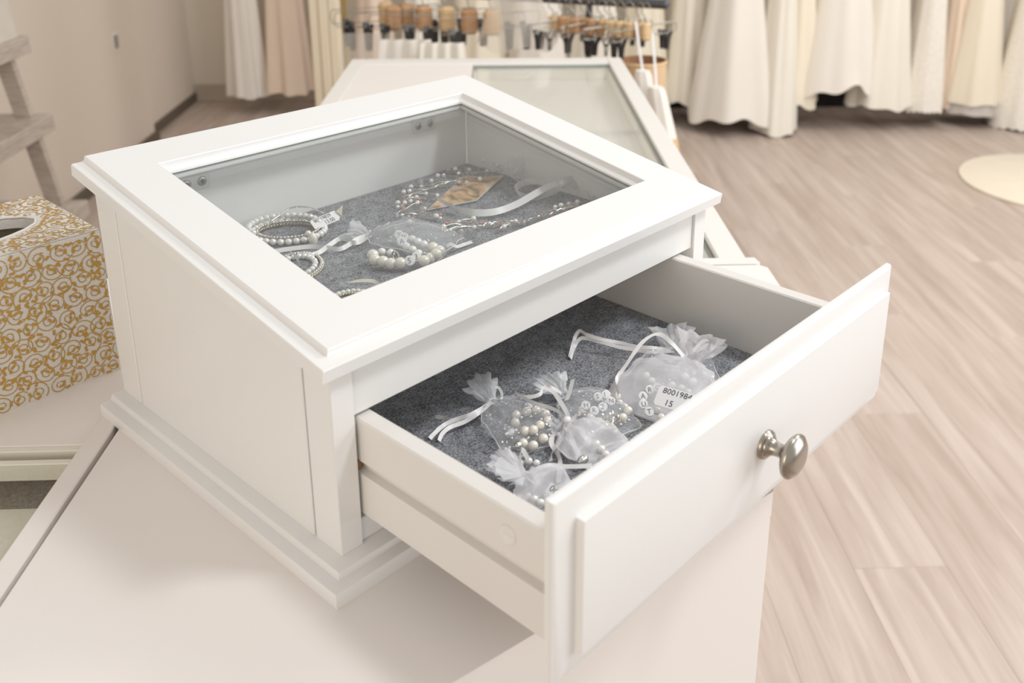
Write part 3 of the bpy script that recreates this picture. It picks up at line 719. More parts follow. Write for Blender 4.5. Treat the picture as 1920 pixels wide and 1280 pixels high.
ring_beads(br3, 'seed_bead', c, a*0.9, b*0.86, yaw, 0.0012, FZ+0.0015)
tp = catmull([at(652, 530, FZ+0.009), at(675, 526, FZ+0.010), at(700, 527, FZ+0.009), at(712, 535, FZ+0.007)], 5)
obj('cream_tag', MB().ribbon(tp, [0.0004, 0.001, 0.0016, 0.0020, 0.0024, 0.0026, 0.0028, 0.003, 0.003, 0.003, 0.003, 0.003, 0.003, 0.003, 0.003, 0.003][:len(tp)], Vector((0.2, 0.6, 0.6))), M['paper_cream'], br3)

# ------------------------------------------------------------------ organza bags
def bag_surface(neck, bottom, W_, T_, ruf, seed, z0, lift=0.0, tilt=0.0):
    """pouch lying on the level z0: returns f(s, th) -> point; s from bottom (0) to ruffle end (1)"""
    r = random.Random(seed); neck = Vector(neck); bottom = Vector(bottom)
    ax = neck - bottom; ax.z = 0; L = ax.length; ax.normalize(); sd = Vector((-ax.y, ax.x, 0))
    wk = [(0, 0.86), (0.06, 0.97), (0.25, 1.0), (0.45, 0.96), (0.58, 0.72), (0.66, 0.36), (0.71, 0.13), (0.76, 0.17), (0.86, 0.36), (1.0, 0.50)]
    tk = [(0, 0.05), (0.06, 0.30), (0.25, 0.92), (0.45, 1.0), (0.58, 0.80), (0.66, 0.5), (0.71, 0.26), (0.76, 0.32), (0.86, 0.5), (1.0, 0.62)]
    def lk(t, s):
        for (a, x), (b, y) in zip(t, t[1:]):
            if s <= b:
                k = (s-a)/(b-a); k = k*k*(3-2*k); return x+(y-x)*k
        return t[-1][1]
    ph = [r.uniform(0, 6.28) for _ in range(8)]; np_ = r.choice((9, 11, 13))
    def f(s, t):
        w = lk(wk, s)*W_/2; h = lk(tk, s)*T_/2*0.8
        d = s/0.71*L if s <= 0.71 else L + (s-0.71)/0.29*ruf
        pl = math.exp(-((s-0.71)/0.10)**2)*0.22 + (0.30*(s-0.71)/0.29 if s > 0.71 else 0)
        k = 1 + pl*math.sin(np_*t+ph[0]) + 0.05*math.sin(3*t+7*s+ph[1]) + 0.03*math.sin(7*t-11*s+ph[2])
        x = w*math.cos(t)*k; zz = h*math.sin(t)*k
        up = max(h*(1.02+pl), 0.0006) + lift*max(0, (s-0.45))*1.8 + tilt*s
        d += 0.004*math.sin(2*t+ph[3])*(s > 0.9)*(W_/0.06) + 0.0012*math.sin(5*t+ph[4])*(1-s)
        cr_ = 0.0022*min(1, s*2.2)*max(0, 1-abs(s-0.45)*2)
        zz += cr_*(abs(math.sin(4.5*t+ph[5]+3*s)) + 0.7*abs(math.sin(7*t-ph[6]+5*s)) - 0.8) if math.sin(t) > -0.2 else 0
        wob = 0.0008*math.sin(23*s+ph[5]+2*t) + 0.0008*math.sin(31*s*math.cos(t)+ph[6]) if h > 0.002 else 0
        P = bottom + ax*d + sd*(x + 0.05*W_*math.sin(3*s+ph[7]))
        zz = z0 + up + zz + wob
        return Vector((P.x, P.y, max(zz, z0+0.0004)))
    return f, ax, sd
def bag_mesh(f, ns=34, nt=52, s0=0.0, s1=1.0):
    rs = [[f(s0+(s1-s0)*i/ns, 2*PI*k/nt) for k in range(nt)] for i in range(ns+1)]
    return MB().rings(rs, cap0=(s0 == 0))
def dots(f, n, seed, s0=0.05, s1=0.62, r=0.0008, arc=(0.35, PI-0.35)):
    rg = random.Random(seed); m = MB()
    for _ in range(n):
        s_ = rg.uniform(s0, s1); t = rg.uniform(*arc); p = f(s_, t); a = f(s_+0.01, t)-p; b = f(s_, t+0.02)-p
        a.normalize(); nn = a.cross(b).normalized()
        if nn.z < 0: nn = -nn
        b = nn.cross(a); rr_ = r*rg.uniform(0.6, 1.25); p = p + nn*0.0003
        m.add([p + a*rr_*math.cos(2*PI*k/6) + b*rr_*math.sin(2*PI*k/6) for k in range(6)], [tuple(range(6))])
    return m
def fan(f, s, t, n, l, seed):
    """printed silver spray: a fan of fine strokes on the cloth"""
    m = MB(); rg = random.Random(seed)
    for k in range(n):
        g = -1.3 + 2.6*k/max(1, n-1); pts = []
        for q in range(5):
            d = l*(0.2+0.8*q/4); pts.append(f(s + d*math.cos(g)*6, t + d*math.sin(g)*22) + Vector((0, 0, 0.0004)))
        m.ribbon(pts, 0.0006, Vector((rg.uniform(-1, 1), rg.uniform(-1, 1), 0.1)))
    return m
def organza_bag(label, neck, bottom, W_, T_, ruf, seed, z0, mat='organza', group=None, lift=0.0, ndots=0, fans=(), tilt=0.0):
    f, ax, sd = bag_surface(neck, bottom, W_, T_, ruf, seed, z0, lift, tilt)
    bo = Vector(bottom)
    o = thing('organza_bag', (bo.x, bo.y, z0), label, 'gift bag', group)
    obj('pouch', bag_mesh(f, 26, 52, 0.0, 0.71), M[mat], o, angle=60)
    obj('ruffle', bag_mesh(f, 12, 60, 0.71, 1.0), M['organza_r' if mat == 'organza' else mat], o, angle=60)
    cn = sum((f(0.71, 2*PI*k/12) for k in range(12)), Vector())/12
    obj('drawstring', MB().tube([f(0.71, 2*PI*k/24) + (f(0.71, 2*PI*k/24)-cn)*0.12 for k in range(24)], 0.0009, 6, closed=True), M['satin'], o)
    # hem seam along the bottom edge
    obj('seam', MB().tube([f(0.015, t) for t in [PI*k/14 for k in range(15)]], 0.00035, 5), M['satin'], o)
    for e_ in (0.0, PI): obj('seam', MB().tube([f(0.66*k/20, e_) for k in range(21)], 0.00035, 5), M['satin'], o)
    if ndots: obj('silver_dots', dots(f, ndots, seed+1), M['print'], o, kind='stuff', smooth=False)
    for s_, t, n, l in fans: obj('silver_spray_print', fan(f, s_, t, n, l, seed), M['print'], o, smooth=False)
    return o, f, cn, ax, sd
def ribbon_part(parent, pts, w, side=(0, 0, 1), name='ribbon', mat='satin', per=7, twist=0.0):
    P = catmull(pts, per); S = []
    for i in range(len(P)):
        t = (P[min(i+1, len(P)-1)]-P[max(i-1, 0)]).normalized(); a = twist*math.sin(i*0.35)
        s_ = Vector(side); n = t.cross(s_); S.append(s_*math.cos(a) + n*math.sin(a))
    m = MB().ribbon(P, w, S)
    return obj(name, m, M[mat], parent, angle=70)

def beads_at(parent, kind, lst, r, z, name=None):
    for p in lst: bead(kind, at(p[0], p[1], z + (p[2] if len(p) > 2 else 0)), r, parent, name)

# bag in the upper compartment with a name bracelet in it
o, f, cn, ax, sd = organza_bag('clear organza bag with a white ribbon lying under the glass lid', at(689, 441, FZ+0.004), at(846, 470, FZ), 0.060, 0.020, 0.018, 21, FZ, ndots=60, fans=((0.60, 1.6, 13, 0.010), (0.58, 2.2, 11, 0.010)))
ribbon_part(o, [cn, at(672, 447, FZ+0.006), at(640, 466, FZ+0.004), at(612, 464, FZ+0.0035), at(585, 462, FZ+0.003), at(545, 466, FZ+0.003), at(515, 471, FZ+0.003)], 0.0040, (0, 0.5, 0.6))
ribbon_part(o, [cn, at(668, 455, FZ+0.006), at(640, 447, FZ+0.005), at(620, 458, FZ+0.004), at(600, 472, FZ+0.004), at(580, 478, FZ+0.004), at(562, 475, FZ+0.005)], 0.0040, (0, 0.5, 0.6))
ribbon_part(o, [at(838, 462, FZ+0.006), at(845, 457, FZ+0.008), at(856, 462, FZ+0.006), at(870, 458, FZ+0.004), at(885, 453, FZ+0.004)], 0.0030, (0.3, 0.6, 0.5))
b0 = thing('name_bracelet', tuple(at(765, 470, FZ)), 'cream pearl name bracelet inside the bag under the glass lid', 'bracelet')
beads_at(b0, 'cream_pearl', [(699, 478, .002), (703, 487), (718, 490), (733, 494, -.001), (751, 493), (812, 464), (824, 470), (818, 476, .003), (806, 484), (795, 489)], 0.0050, FZ+0.0075)
beads_at(b0, 'pearl', [(716, 472), (733, 474), (773, 448), (784, 453), (795, 458), (762, 462), (774, 468), (785, 475)], 0.0036, FZ+0.0075)
for k, (px, py, ch) in enumerate(((748, 441, 'T'), (757, 445, 'V'), (753, 453, 'A'), (768, 489, '5'), (781, 482, '3'))):
    letter_bead(ch, at(px, py, FZ+0.009), 0.0044, b0, (0.8, -0.4, 0), (0.3, 0.5, 0.8))
for px, py in ((700, 481), (742, 480), (798, 484)):
    obj('spacer', MB().tube([at(px, py, FZ+0.0075) + Vector((0, math.cos(t)*0.0045, math.sin(t)*0.0045)) for t in [2*PI*k/16 for k in range(16)]], 0.0008, 5, closed=True), M['silver'], b0)

# ------------------------------------------------------------------ hair vine on its card
vine = thing('hair_vine', tuple(at(850, 385, FZ)), 'silver wire hair vine with pearls, pink beads and crystals', 'hair vine')
vz = FZ + 0.005
path = [(945, 320, .010), (925, 322, .010), (905, 322, .009), (875, 330, .008), (845, 340, .007), (810, 352, .006), (780, 362, .005), (762, 372, .004), (756, 384, .003), (764, 396, .003), (785, 402, .003), (810, 405, .003), (835, 412, .003), (860, 420, .003), (890, 425, .003), (915, 422, .003), (950, 418, .003), (985, 415, .003), (1010, 407, .003), (1035, 398, .004), (1060, 390, .005), (1085, 385, .006)]
VP = catmull([at(a, b, FZ+0.001+z) for a, b, z in path], 6)
def twisted(P, r, ph, turns):
    out = []
    for i, p in enumerate(P):
        t = (P[min(i+1, len(P)-1)]-P[max(i-1, 0)]).normalized(); n = t.cross(Vector((0, 0, 1))).normalized(); b = n.cross(t); a = ph + turns*i
        out.append(p + n*r*math.cos(a) + b*r*math.sin(a))
    return out
obj('wire', MB().tube(twisted(VP, 0.0005, 0, 1.1), 0.00034, 5), M['vwire'], vine)
obj('wire', MB().tube(twisted(VP, 0.0005, PI, 1.1), 0.00034, 5), M['vwire'], vine)
vb = {'pearl': [(907, 301, 4.4), (854, 317, 5.2), (860, 325, 4.2), (821, 329, 4.8), (832, 329, 4.4), (809, 339, 4.6), (790, 350, 4.2), (771, 350, 5), (768, 358, 4.6), (757, 360, 5), (746, 380, 5.2), (759, 380, 4.6), (770, 377, 4.4), (781, 370, 5), (799, 363, 4.2), (783, 380, 4.8), (796, 391, 4.2), (818, 405, 5.6), (768, 416, 5.6), (754, 403, 3.8), (832, 425, 5.8), (860, 416, 4.8), (888, 410, 5.8), (889, 426, 4.8), (918, 419, 4.6), (967, 415, 5.4), (900, 335, 4.8), (875, 342, 4), (861, 341, 4), (820, 366, 4.4), (945, 425, 5.2), (844, 431, 4), (880, 318, 4.2), (826, 409, 3.6), (932, 310, 3.4), (913, 321, 3.8), (1041, 388, 4.6), (1052, 385, 5.8), (1067, 382, 4.8), (1083, 379, 5.6), (1103, 355, 3.6), (746, 388, 4)],
      'pink_bead': [(838, 341, 2.8), (851, 340, 2.8), (870, 353, 2.4), (894, 345, 2.4), (910, 335, 2.2), (907, 314, 2.6), (874, 316, 2.8), (811, 346, 2.6), (768, 348, 3), (789, 380, 3), (787, 373, 2.6), (797, 373, 2.8), (798, 400, 2.6), (775, 421, 2.8), (757, 391, 3), (752, 387, 2.6), (826, 403, 3), (837, 418, 3), (847, 418, 2.8), (853, 417, 2.8), (882, 417, 2.8), (901, 418, 3.2), (907, 418, 3), (934, 417, 3), (937, 429, 2.8), (835, 433, 2.8), (943, 319, 2.8), (1016, 403, 3.2), (1032, 396, 3.2), (1030, 403, 2.8), (1058, 394, 2.8), (1063, 391, 2.6), (1075, 386, 3.2), (756, 370, 2.8), (757, 377, 2.8), (776, 406, 2.6), (973, 419, 2.8), (780, 361, 2.2)],
      'crystal_bead': [(789, 340, 6.2), (743, 402, 6.4), (791, 393, 7), (853, 353, 6.4), (865, 435, 7), (840, 317, 3.8), (982, 417, 6.4), (990, 414, 5), (884, 434, 3.6), (873, 414, 3), (957, 423, 3.4), (927, 306, 3), (824, 348, 3), (1108, 347, 3)]}
stem = MB()
for kind, L in vb.items():
    for px, py, rp in L:
        # height of the bead: near the wire's own level, a little above the felt
        zc = FZ + 0.0045 + 0.004*max(0, min(1, (400-py)/90))
        p = at(px, py, zc); dist = (p - Vector(CAMC)).length; r = rp/FPX*dist*0.93
        p = at(px, py, max(zc, FZ + r + 0.0004)); bead(kind, p, r, vine)
        q = min(VP, key=lambda t: (t-p).length); j = VP.index(q); q = VP[max(0, min(len(VP)-1, j + RNG.choice((-4, -3, 3, 4))))]
        if (q-p).length < 0.05:
            mid = (p+q)/2 + Vector((RNG.uniform(-1, 1), RNG.uniform(-1, 1), 1.0))*0.0015
            obj('stem', MB().tube(catmull([q, mid, p], 4), 0.00028, 4), M['vwire'], vine)
sv = catmull([at(1107, 377, FZ+0.004), at(1118, 358, FZ+0.005), at(1131, 334, FZ+0.007)], 6)
obj('wire', MB().tube(twisted(sv, 0.0006, 0, 1.2), 0.0003, 5), M['vwire'], vine)
obj('wire', MB().tube(twisted(sv, 0.0006, PI, 1.2), 0.0003, 5), M['vwire'], vine)
# photo card
mc, nt, bb = nodes_of('photo_card_print')
tcn = nt.nodes.new('ShaderNodeTexCoord'); n1 = nt.nodes.new('ShaderNodeTexNoise'); n1.inputs['Scale'].default_value = 38; n1.inputs['Detail'].default_value = 2; n1.inputs['Distortion'].default_value = 1.2
nt.links.new(tcn.outputs['Object'], n1.inputs['Vector']); crr = nt.nodes.new('ShaderNodeValToRGB')
els = crr.color_ramp.elements; els[0].position = 0.30; els[0].color = (0.10, 0.10, 0.06, 1); els[1].position = 0.62; els[1].color = (0.86, 0.62, 0.40, 1)
e2 = els.new(0.42); e2.color = (0.42, 0.28, 0.13, 1); e3 = els.new(0.50); e3.color = (0.70, 0.44, 0.24, 1)
nt.links.new(n1.outputs[0], crr.inputs[0]); nt.links.new(crr.outputs[0], bb.inputs['Base Color']); bb.inputs['Roughness'].default_value = 0.15
card = thing('photo_card', tuple(at(860, 375, FZ)), 'glossy golden brown photo card lying under the hair vine', 'card')
k4 = [at(801, 393, FZ+0.0022), at(894, 375, FZ+0.0022), at(944, 328.5, FZ+0.0045), at(868, 331, FZ+0.0045)]
n_ = (k4[1]-k4[0]).cross(k4[2]-k4[1]).normalized()
if n_.z < 0: n_ = -n_
obj('card_stock', MB().add([p for p in k4] + [p - n_*0.0009 for p in k4], [(0, 1, 2, 3), (7, 6, 5, 4)] + [(i, 4+i, 4+(i+1) % 4, (i+1) % 4) for i in range(4)]), M['paper'], card, smooth=False)
cc = sum(k4, Vector())/4
obj('print', MB().add([cc + (p-cc)*0.975 + n_*0.0002 for p in k4], [(0, 1, 2, 3)]), mc, card, smooth=False)
# white ribbon of the vine with a knot, and an organza flower
rb = thing('satin_ribbon', tuple(at(1000, 385, FZ)), 'white satin ribbon tied in a knot beside the hair vine', 'ribbon')
ribbon_part(rb, [at(819, 372, FZ+0.010), at(840, 383, FZ+0.008), at(865, 394, FZ+0.007), at(898, 399, FZ+0.0065), at(935, 395, FZ+0.007), at(972, 381, FZ+0.009), at(1005, 362, FZ+0.012), at(1030, 349, FZ+0.014), at(1052, 345, FZ+0.014)], 0.0068, (-0.25, 0.75, 0.62), mat='satin')
ribbon_part(rb, [at(1054, 344, FZ+0.015), at(1030, 341, FZ+0.016), at(1000, 340, FZ+0.015), at(978, 344, FZ+0.012), at(967, 355, FZ+0.009), at(978, 366, FZ+0.006), at(1000, 370, FZ+0.005), at(1028, 362, FZ+0.009), at(1052, 350, FZ+0.013)], 0.0066, (-0.2, 0.35, 0.9), mat='satin_sheer')
kn = at(1056, 344, FZ+0.014)
obj('knot', MB().ball(kn, 0.0052, 12, 8, sc=(1.0, 0.85, 0.9)), M['satin'], rb)
for ends, wdt in (([(1058, 342, .015), (1080, 345, .012), (1098, 355, .008), (1110, 376, .004)], 0.006), ([(1058, 348, .013), (1075, 358, .009), (1090, 368, .006), (1100, 380, .003)], 0.0055), ([(1058, 340, .016), (1085, 335, .016), (1110, 333, .014), (1140, 331, .010)], 0.009), ([(1060, 345, .014), (1095, 345, .011), (1125, 342, .008), (1150, 350, .004)], 0.008)):
    ribbon_part(rb, [at(a, b, FZ+z) for a, b, z in ends], wdt, (-0.3, 0.6, 0.7), name='tail', mat='satin_sheer')
ribbon_part(rb, [at(945, 321, FZ+0.011), at(960, 331, FZ+0.012), at(973, 340, FZ+0.012), at(982, 346, FZ+0.012)], 0.005, (-0.2, 0.5, 0.8), name='tail', mat='satin_sheer')
flw = thing('organza_flower', tuple(at(960, 330, FZ)), 'sheer white organza flower at the end of the hair vine', 'flower')
fc = at(957, 322, FZ+0.012)
for k, (dx, dz, l) in enumerate(((0.9, 0.5, 0.017), (0.5, 0.9, 0.017), (1.0, -0.1, 0.015), (0.15, 1.0, 0.012), (-0.8, 0.35, 0.012), (0.75, 0.75, 0.019))):
    d = (Vector((0.62, -0.1, 0))*dx + Vector((0, 0, 1))*dz).normalized(); s_ = d.cross(Vector((0.5, 0.7, 0.4))).normalized(); n_ = d.cross(s_)
    rs = []
    for i in range(7):
        t = i/6; w = 0.0055*math.sin(PI*min(1, t*0.75+0.12))*1.1
        rs.append([fc + d*l*t + s_*w*q + n_*(0.0035*(q*q) + 0.003*math.sin(t*3+k)) for q in (-1, -0.6, -0.2, 0.2, 0.6, 1)])
    obj('petal', MB().rings(rs, closed=False), M['organza_r'], flw)

# ------------------------------------------------------------------ organza bags and bracelets in the drawer
z0 = FD
GB = 'organza bags in the drawer'
# 1: dotted bag with a pearl bracelet, left
o, f, cn, ax, sd = organza_bag('silver dotted organza bag holding cream pearls, leftmost in the drawer', at(926, 752, z0+.006), at(1012, 846, z0), 0.052, 0.018, 0.020, 31, z0, group=GB, lift=0.008, ndots=120, fans=((0.30, 2.6, 13, 0.010), (0.34, 2.1, 11, 0.012)))
ribbon_part(o, [cn, at(905, 765, z0+.010), at(880, 778, z0+.009), at(858, 785, z0+.006), at(832, 797, z0+.004), at(812, 815, z0+.003), at(806, 822, z0+.002)], 0.0032, (0.3, 0.6, 0.6))
ribbon_part(o, [cn, at(900, 772, z0+.010), at(872, 790, z0+.006), at(845, 800, z0+.005), at(830, 812, z0+.004), at(823, 826, z0+.002)], 0.0032, (0.3, 0.6, 0.6))
ribbon_part(o, [at(862, 788, z0+.003), at(845, 787, z0+.004), at(832, 783, z0+.003), at(816, 781, z0+.002)], 0.0030, (0.2, 0.5, 0.8))
ribbon_part(o, [cn, at(938, 752, z0+.014), at(941, 738, z0+.018), at(935, 727, z0+.020), at(928, 726, z0+.020)], 0.0022, (0.6, 0.2, 0.4))
b = thing('pearl_bracelet', tuple(at(990, 800, z0)), 'large cream pearl bracelet inside the leftmost dotted organza bag', 'bracelet')
beads_at(b, 'cream_pearl', [(968, 778), (966, 792, .001), (988, 771), (1006, 769), (1023, 776), (1027, 789), (1012, 797, .004), (1000, 806, .004), (984, 808, .003), (981, 831), (1000, 835), (1019, 822)], 0.0037, z0+0.0066)
beads_at(b, 'silver_bead', [(978, 783), (995, 781), (1015, 786), (1030, 799), (1006, 815), (990, 821), (972, 812), (1031, 781)], 0.0014, z0+0.009)
obj('rhinestone_ball', MB().ball(at(957, 812, z0+.007), 0.0046, 14, 10), M['silver'], b, smooth=False)
obj('rhinestone_ball', MB().ball(at(971, 836, z0+.006), 0.0036, 12, 8), M['silver'], b, smooth=False)
# 2: bag with lettered beads, middle
o, f, cn, ax, sd = organza_bag('organza bag with round letter beads in the middle of the drawer', at(1052, 737, z0+.008), at(1168, 822, z0), 0.056, 0.018, 0.018, 37, z0, group=GB, lift=0.006, ndots=90)
ribbon_part(o, [cn, at(1036, 727, z0+.016), at(1022, 726, z0+.016), at(1012, 739, z0+.015), at(992, 744, z0+.013), at(975, 742, z0+.012), at(966, 735, z0+.012)], 0.0030, (0.2, 0.5, 0.7))
ribbon_part(o, [at(1022, 727, z0+.017), at(1038, 735, z0+.016), at(1050, 752, z0+.015), at(1062, 772, z0+.014), at(1067, 786, z0+.014)], 0.0034, (0.8, 0.4, 0.3))
ribbon_part(o, [at(975, 741, z0+.014), at(1000, 755, z0+.013), at(1025, 762, z0+.013), at(1048, 772, z0+.013), at(1064, 787, z0+.013)], 0.0030, (0.1, 0.5, 0.8))
ribbon_part(o, [at(1062, 750, z0+.014), at(1068, 735, z0+.016), at(1074, 711, z0+.018)], 0.0040, (0.8, -0.2, 0.4))
obj('knot', MB().ball(at(1063, 787, z0+.013), 0.0034, 10, 7, sc=(1.1, 0.9, 0.8)), M['satin'], o)
for pts in ([(1058, 790, .012), (1040, 808, .009), (1034, 830, .006), (1046, 850, .004), (1050, 870, .003), (1047, 905, .002)], [(1060, 792, .012), (1055, 812, .009), (1046, 832, .006), (1034, 852, .004), (1032, 864, .003)], [(1068, 792, .013), (1070, 815, .009), (1078, 838, .006), (1088, 856, .004)], [(1072, 788, .013), (1088, 805, .010), (1100, 822, .008), (1118, 832, .006)]):
    ribbon_part(o, [at(a, b_, z0+z) for a, b_, z in pts], 0.0038, (0.8, -0.2, 0.5), twist=0.5)
b = thing('letter_bracelet', tuple(at(1130, 780, z0)), 'bracelet of white letter beads and cream pearls with a silver charm', 'bracelet')
for ch, px, py in (('S', 1121, 744), ('H', 1098, 760), ('R', 1114, 770), ('E', 1130, 763), ('N', 1145, 752), ('I', 1136, 740)):
    letter_bead(ch, at(px, py, z0+.011), 0.0036, b, (0.62, -0.55, 0.0), (0.45, 0.5, 0.55))
beads_at(b, 'cream_pearl', [(1107, 782), (1122, 793), (1168, 783), (1156, 743), (1092, 770), (1178, 770)], 0.0036, z0+0.0066)
beads_at(b, 'pearl', [(1105, 797), (1130, 806), (1152, 810), (1162, 755), (1172, 762)], 0.0025, z0+0.005)
cc = at(1142, 795, z0+.0105)
cmb = MB()
for k in range(4):
    g = PI/2*k + 0.5; d = Vector((math.cos(g), math.sin(g)*0.8, math.sin(g)*0.5))*0.0032
    e1 = d.normalized(); e2_ = Vector((0, 0, 1)).cross(e1).normalized()
    cmb.tube([cc + d + (e1*math.cos(2*PI*q/14) + e2_*math.sin(2*PI*q/14))*0.0024 for q in range(14)], 0.0006, 6, closed=True)
obj('clover_charm', cmb, M['silver'], b)
obj('gold_ring', MB().tube([at(1150, 785, z0+.009) + Vector((math.cos(2*PI*q/18)*0.0052, math.sin(2*PI*q/18)*0.0052, 0.001*math.sin(4*q))) for q in range(18)], 0.0006, 6, closed=True), M['seed'], b)
# 3: bag behind on the right
o, f, cn, ax, sd = organza_bag('clear dotted organza bag leaning at the right back of the drawer bags', at(1258, 648, z0+.012), at(1262, 745, z0), 0.068, 0.020, 0.022, 43, z0, group=GB, lift=0.010, ndots=70, fans=((0.62, 1.8, 12, 0.008),))
ribbon_part(o, [cn, at(1225, 652, z0+.013), at(1195, 650, z0+.012), at(1160, 642, z0+.012), at(1128, 636, z0+.014), at(1100, 627, z0+.015), at(1088, 620, z0+.015), at(1080, 628, z0+.012), at(1074, 646, z0+.007), at(1068, 670, z0+.002)], 0.0032, (0.2, 0.6, 0.6))
ribbon_part(o, [cn, at(1225, 660, z0+.011), at(1195, 656, z0+.010), at(1160, 650, z0+.010), at(1128, 641, z0+.012), at(1100, 634, z0+.012), at(1086, 636, z0+.010), at(1076, 652, z0+.005), at(1070, 672, z0+.002)], 0.0032, (0.2, 0.6, 0.6))
ribbon_part(o, [at(1275, 650, z0+.022), at(1283, 632, z0+.028), at(1288, 622, z0+.030), at(1285, 636, z0+.026), at(1278, 648, z0+.022)], 0.0040, (0.7, -0.5, 0.2))
b = thing('charm_bracelet', tuple(at(1310, 705, z0)), 'pearl bracelet with silver charms in the right back organza bag', 'bracelet')
beads_at(b, 'pearl', [(1290, 690), (1304, 700), (1318, 703), (1285, 706), (1300, 716), (1270, 690)], 0.0036, z0+0.009)
for px, py in ((1229, 668), (1333, 714)):
    c = at(px, py, z0+.012)
    obj('flower_charm', MB().tube([c + Vector((math.cos(2*PI*q/20)*0.0034*(1+0.25*math.cos(5*2*PI*q/20)), math.sin(2*PI*q/20)*0.0034*(1+0.25*math.cos(5*2*PI*q/20)), 0)) for q in range(20)], 0.0007, 6, closed=True).ball(c, 0.0012, 8, 6), M['silver'], b)
# 4: dense white bag in front of it with the price tag
o, f, cn, ax, sd = organza_bag('dense white organza bag with a price tag 8001984, beside the drawer front', at(1288, 668, z0+.020), at(1206, 785, z0), 0.078, 0.026, 0.017, 47, z0, mat='organza_w', group=GB, lift=0.018, tilt=0.004)
ribbon_part(o, [at(1282, 668, z0+.032), at(1262, 645, z0+.036), at(1243, 629, z0+.037), at(1226, 627, z0+.036), at(1206, 640, z0+.032), at(1190, 660, z0+.026), at(1174, 684, z0+.020), at(1160, 704, z0+.015), at(1155, 720, z0+.013), at(1160, 740, z0+.012)], 0.0036, (0.6, 0.5, 0.3), twist=0.25)
ribbon_part(o, [at(1300, 658, z0+.030), at(1315, 642, z0+.034), at(1325, 639, z0+.035), at(1323, 647, z0+.032), at(1305, 658, z0+.028)], 0.0034, (0.3, 0.2, 0.9))
b = thing('letter_bracelet', tuple(at(1215, 755, z0)), 'letter bead bracelet showing through the dense white organza bag', 'bracelet')
for ch, px, py in (('R', 1218, 731), ('A', 1205, 743), ('U', 1206, 758), ('T', 1217, 772), ('O', 1232, 727)):
    letter_bead(ch, at(px, py, z0+.015), 0.0037, b, (0.62, -0.5, 0), (0.4, 0.45, 0.6))
beads_at(b, 'pearl', [(1232, 770), (1240, 782), (1222, 714), (1260, 722), (1278, 728), (1290, 736), (1212, 704)], 0.0032, z0+.013)
price_tag('price_tag', b, at(1224, 757, z0+.021), at(1296, 778, z0+.021), at(1238, 721, z0+.030), [('8001984', (0.12, 0.66)), ('15', (0.26, 0.10))], [0.0066, 0.0070])
# 5: bag lying behind the drawer front, near left, with tag
o, f, cn, ax, sd = organza_bag('white organza bag with ruffle spread wide in the near left drawer corner', at(984, 892, z0+.008), at(1034, 938, z0), 0.044, 0.018, 0.024, 53, z0, mat='organza_w', group=GB, lift=0.006)
for k in range(5):
    g = 2.0 + 0.45*k; d = Vector((math.cos(g), math.sin(g), 0.35)); s_ = Vector((-d.y, d.x, 0.2)).normalized(); c0 = at(984, 890, z0+.010)
    rs = [[c0 + d*0.020*t + s_*(0.009*t+0.001)*q + Vector((0, 0, 0.002*math.sin(7*q+k)*t)) for q in (-1, -.5, 0, .5, 1)] for t in (0, 0.3, 0.6, 0.85, 1)]
    obj('ruffle', MB().rings(rs, closed=False), M['organza_r'], o)
ribbon_part(o, [cn, at(1005, 880, z0+.012), at(1030, 872, z0+.012), at(1055, 874, z0+.010), at(1085, 874, z0+.008), at(1110, 872, z0+.006)], 0.0030, (0.2, 0.5, 0.8))
ribbon_part(o, [at(990, 860, z0+.012), at(978, 842, z0+.013), at(975, 868, z0+.013), at(984, 888, z0+.012)], 0.0034, (0.7, 0.3, 0.4))
b = thing('silver_bracelet', tuple(at(990, 890, z0)), 'silver and pearl bracelet inside the near left organza bag', 'bracelet')
beads_at(b, 'pearl', [(975, 868), (992, 864), (1006, 868), (1002, 935), (1014, 942), (990, 930), (968, 880)], 0.0026, z0+.006)
price_tag('price_tag', b, at(1022, 920, z0+.012), at(1036, 935, z0+.008), at(1034, 903, z0+.016), [('005', (0.15, 0.35))], [0.0062], ink='greyink')
# 6: bag between, half hidden by the drawer front
o, f, cn, ax, sd = organza_bag('pale organza bag half hidden behind the middle of the drawer front', at(1066, 800, z0+.006), at(1142, 858, z0), 0.050, 0.020, 0.006, 59, z0, group=GB, mat='organza_w')
b = thing('bead_bracelet', tuple(at(1110, 850, z0)), 'bracelet with a bright silver bead behind the drawer front', 'bracelet')
beads_at(b, 'pearl', [(1102, 832), (1118, 832), (1128, 842), (1136, 852)], 0.0030, z0+.007)
obj('silver_drop', MB().ball(at(1093, 862, z0+.007), 0.0040, 14, 9, sc=(1.3, 0.9, 0.8)), M['silver'], b)

# ------------------------------------------------------------------ gowns along the back wall
def fabric(name, col, rough=0.65): return pm(name, col, rough, var=0.03, scale=4, bump=0.25, bscale=60, sheen=0.3)
M['g_white'] = fabric('white_tulle', (0.86, 0.82, 0.76)); M['g_cream'] = fabric('cream_satin', (0.86, 0.79, 0.65), 0.45); M['g_ivory'] = fabric('ivory_tulle', (0.87, 0.83, 0.74)); M['g_blush'] = fabric('blush_tulle', (0.82, 0.68, 0.56)); M['g_grey'] = fabric('grey_tulle', (0.56, 0.52, 0.49))
M['lace'] = pm('ivory_lace', (0.86, 0.82, 0.75), 0.7, var=0.14, scale=70, bump=0.9, bscale=90)
M['veil'] = sheer('veil_tulle', (0.93, 0.89, 0.82), 0.45, 0.05, fold=6)
M['hook'] = pm('hook_steel', (0.62, 0.60, 0.56), 0.3, metal=1.0)
RAILZ = 0.93
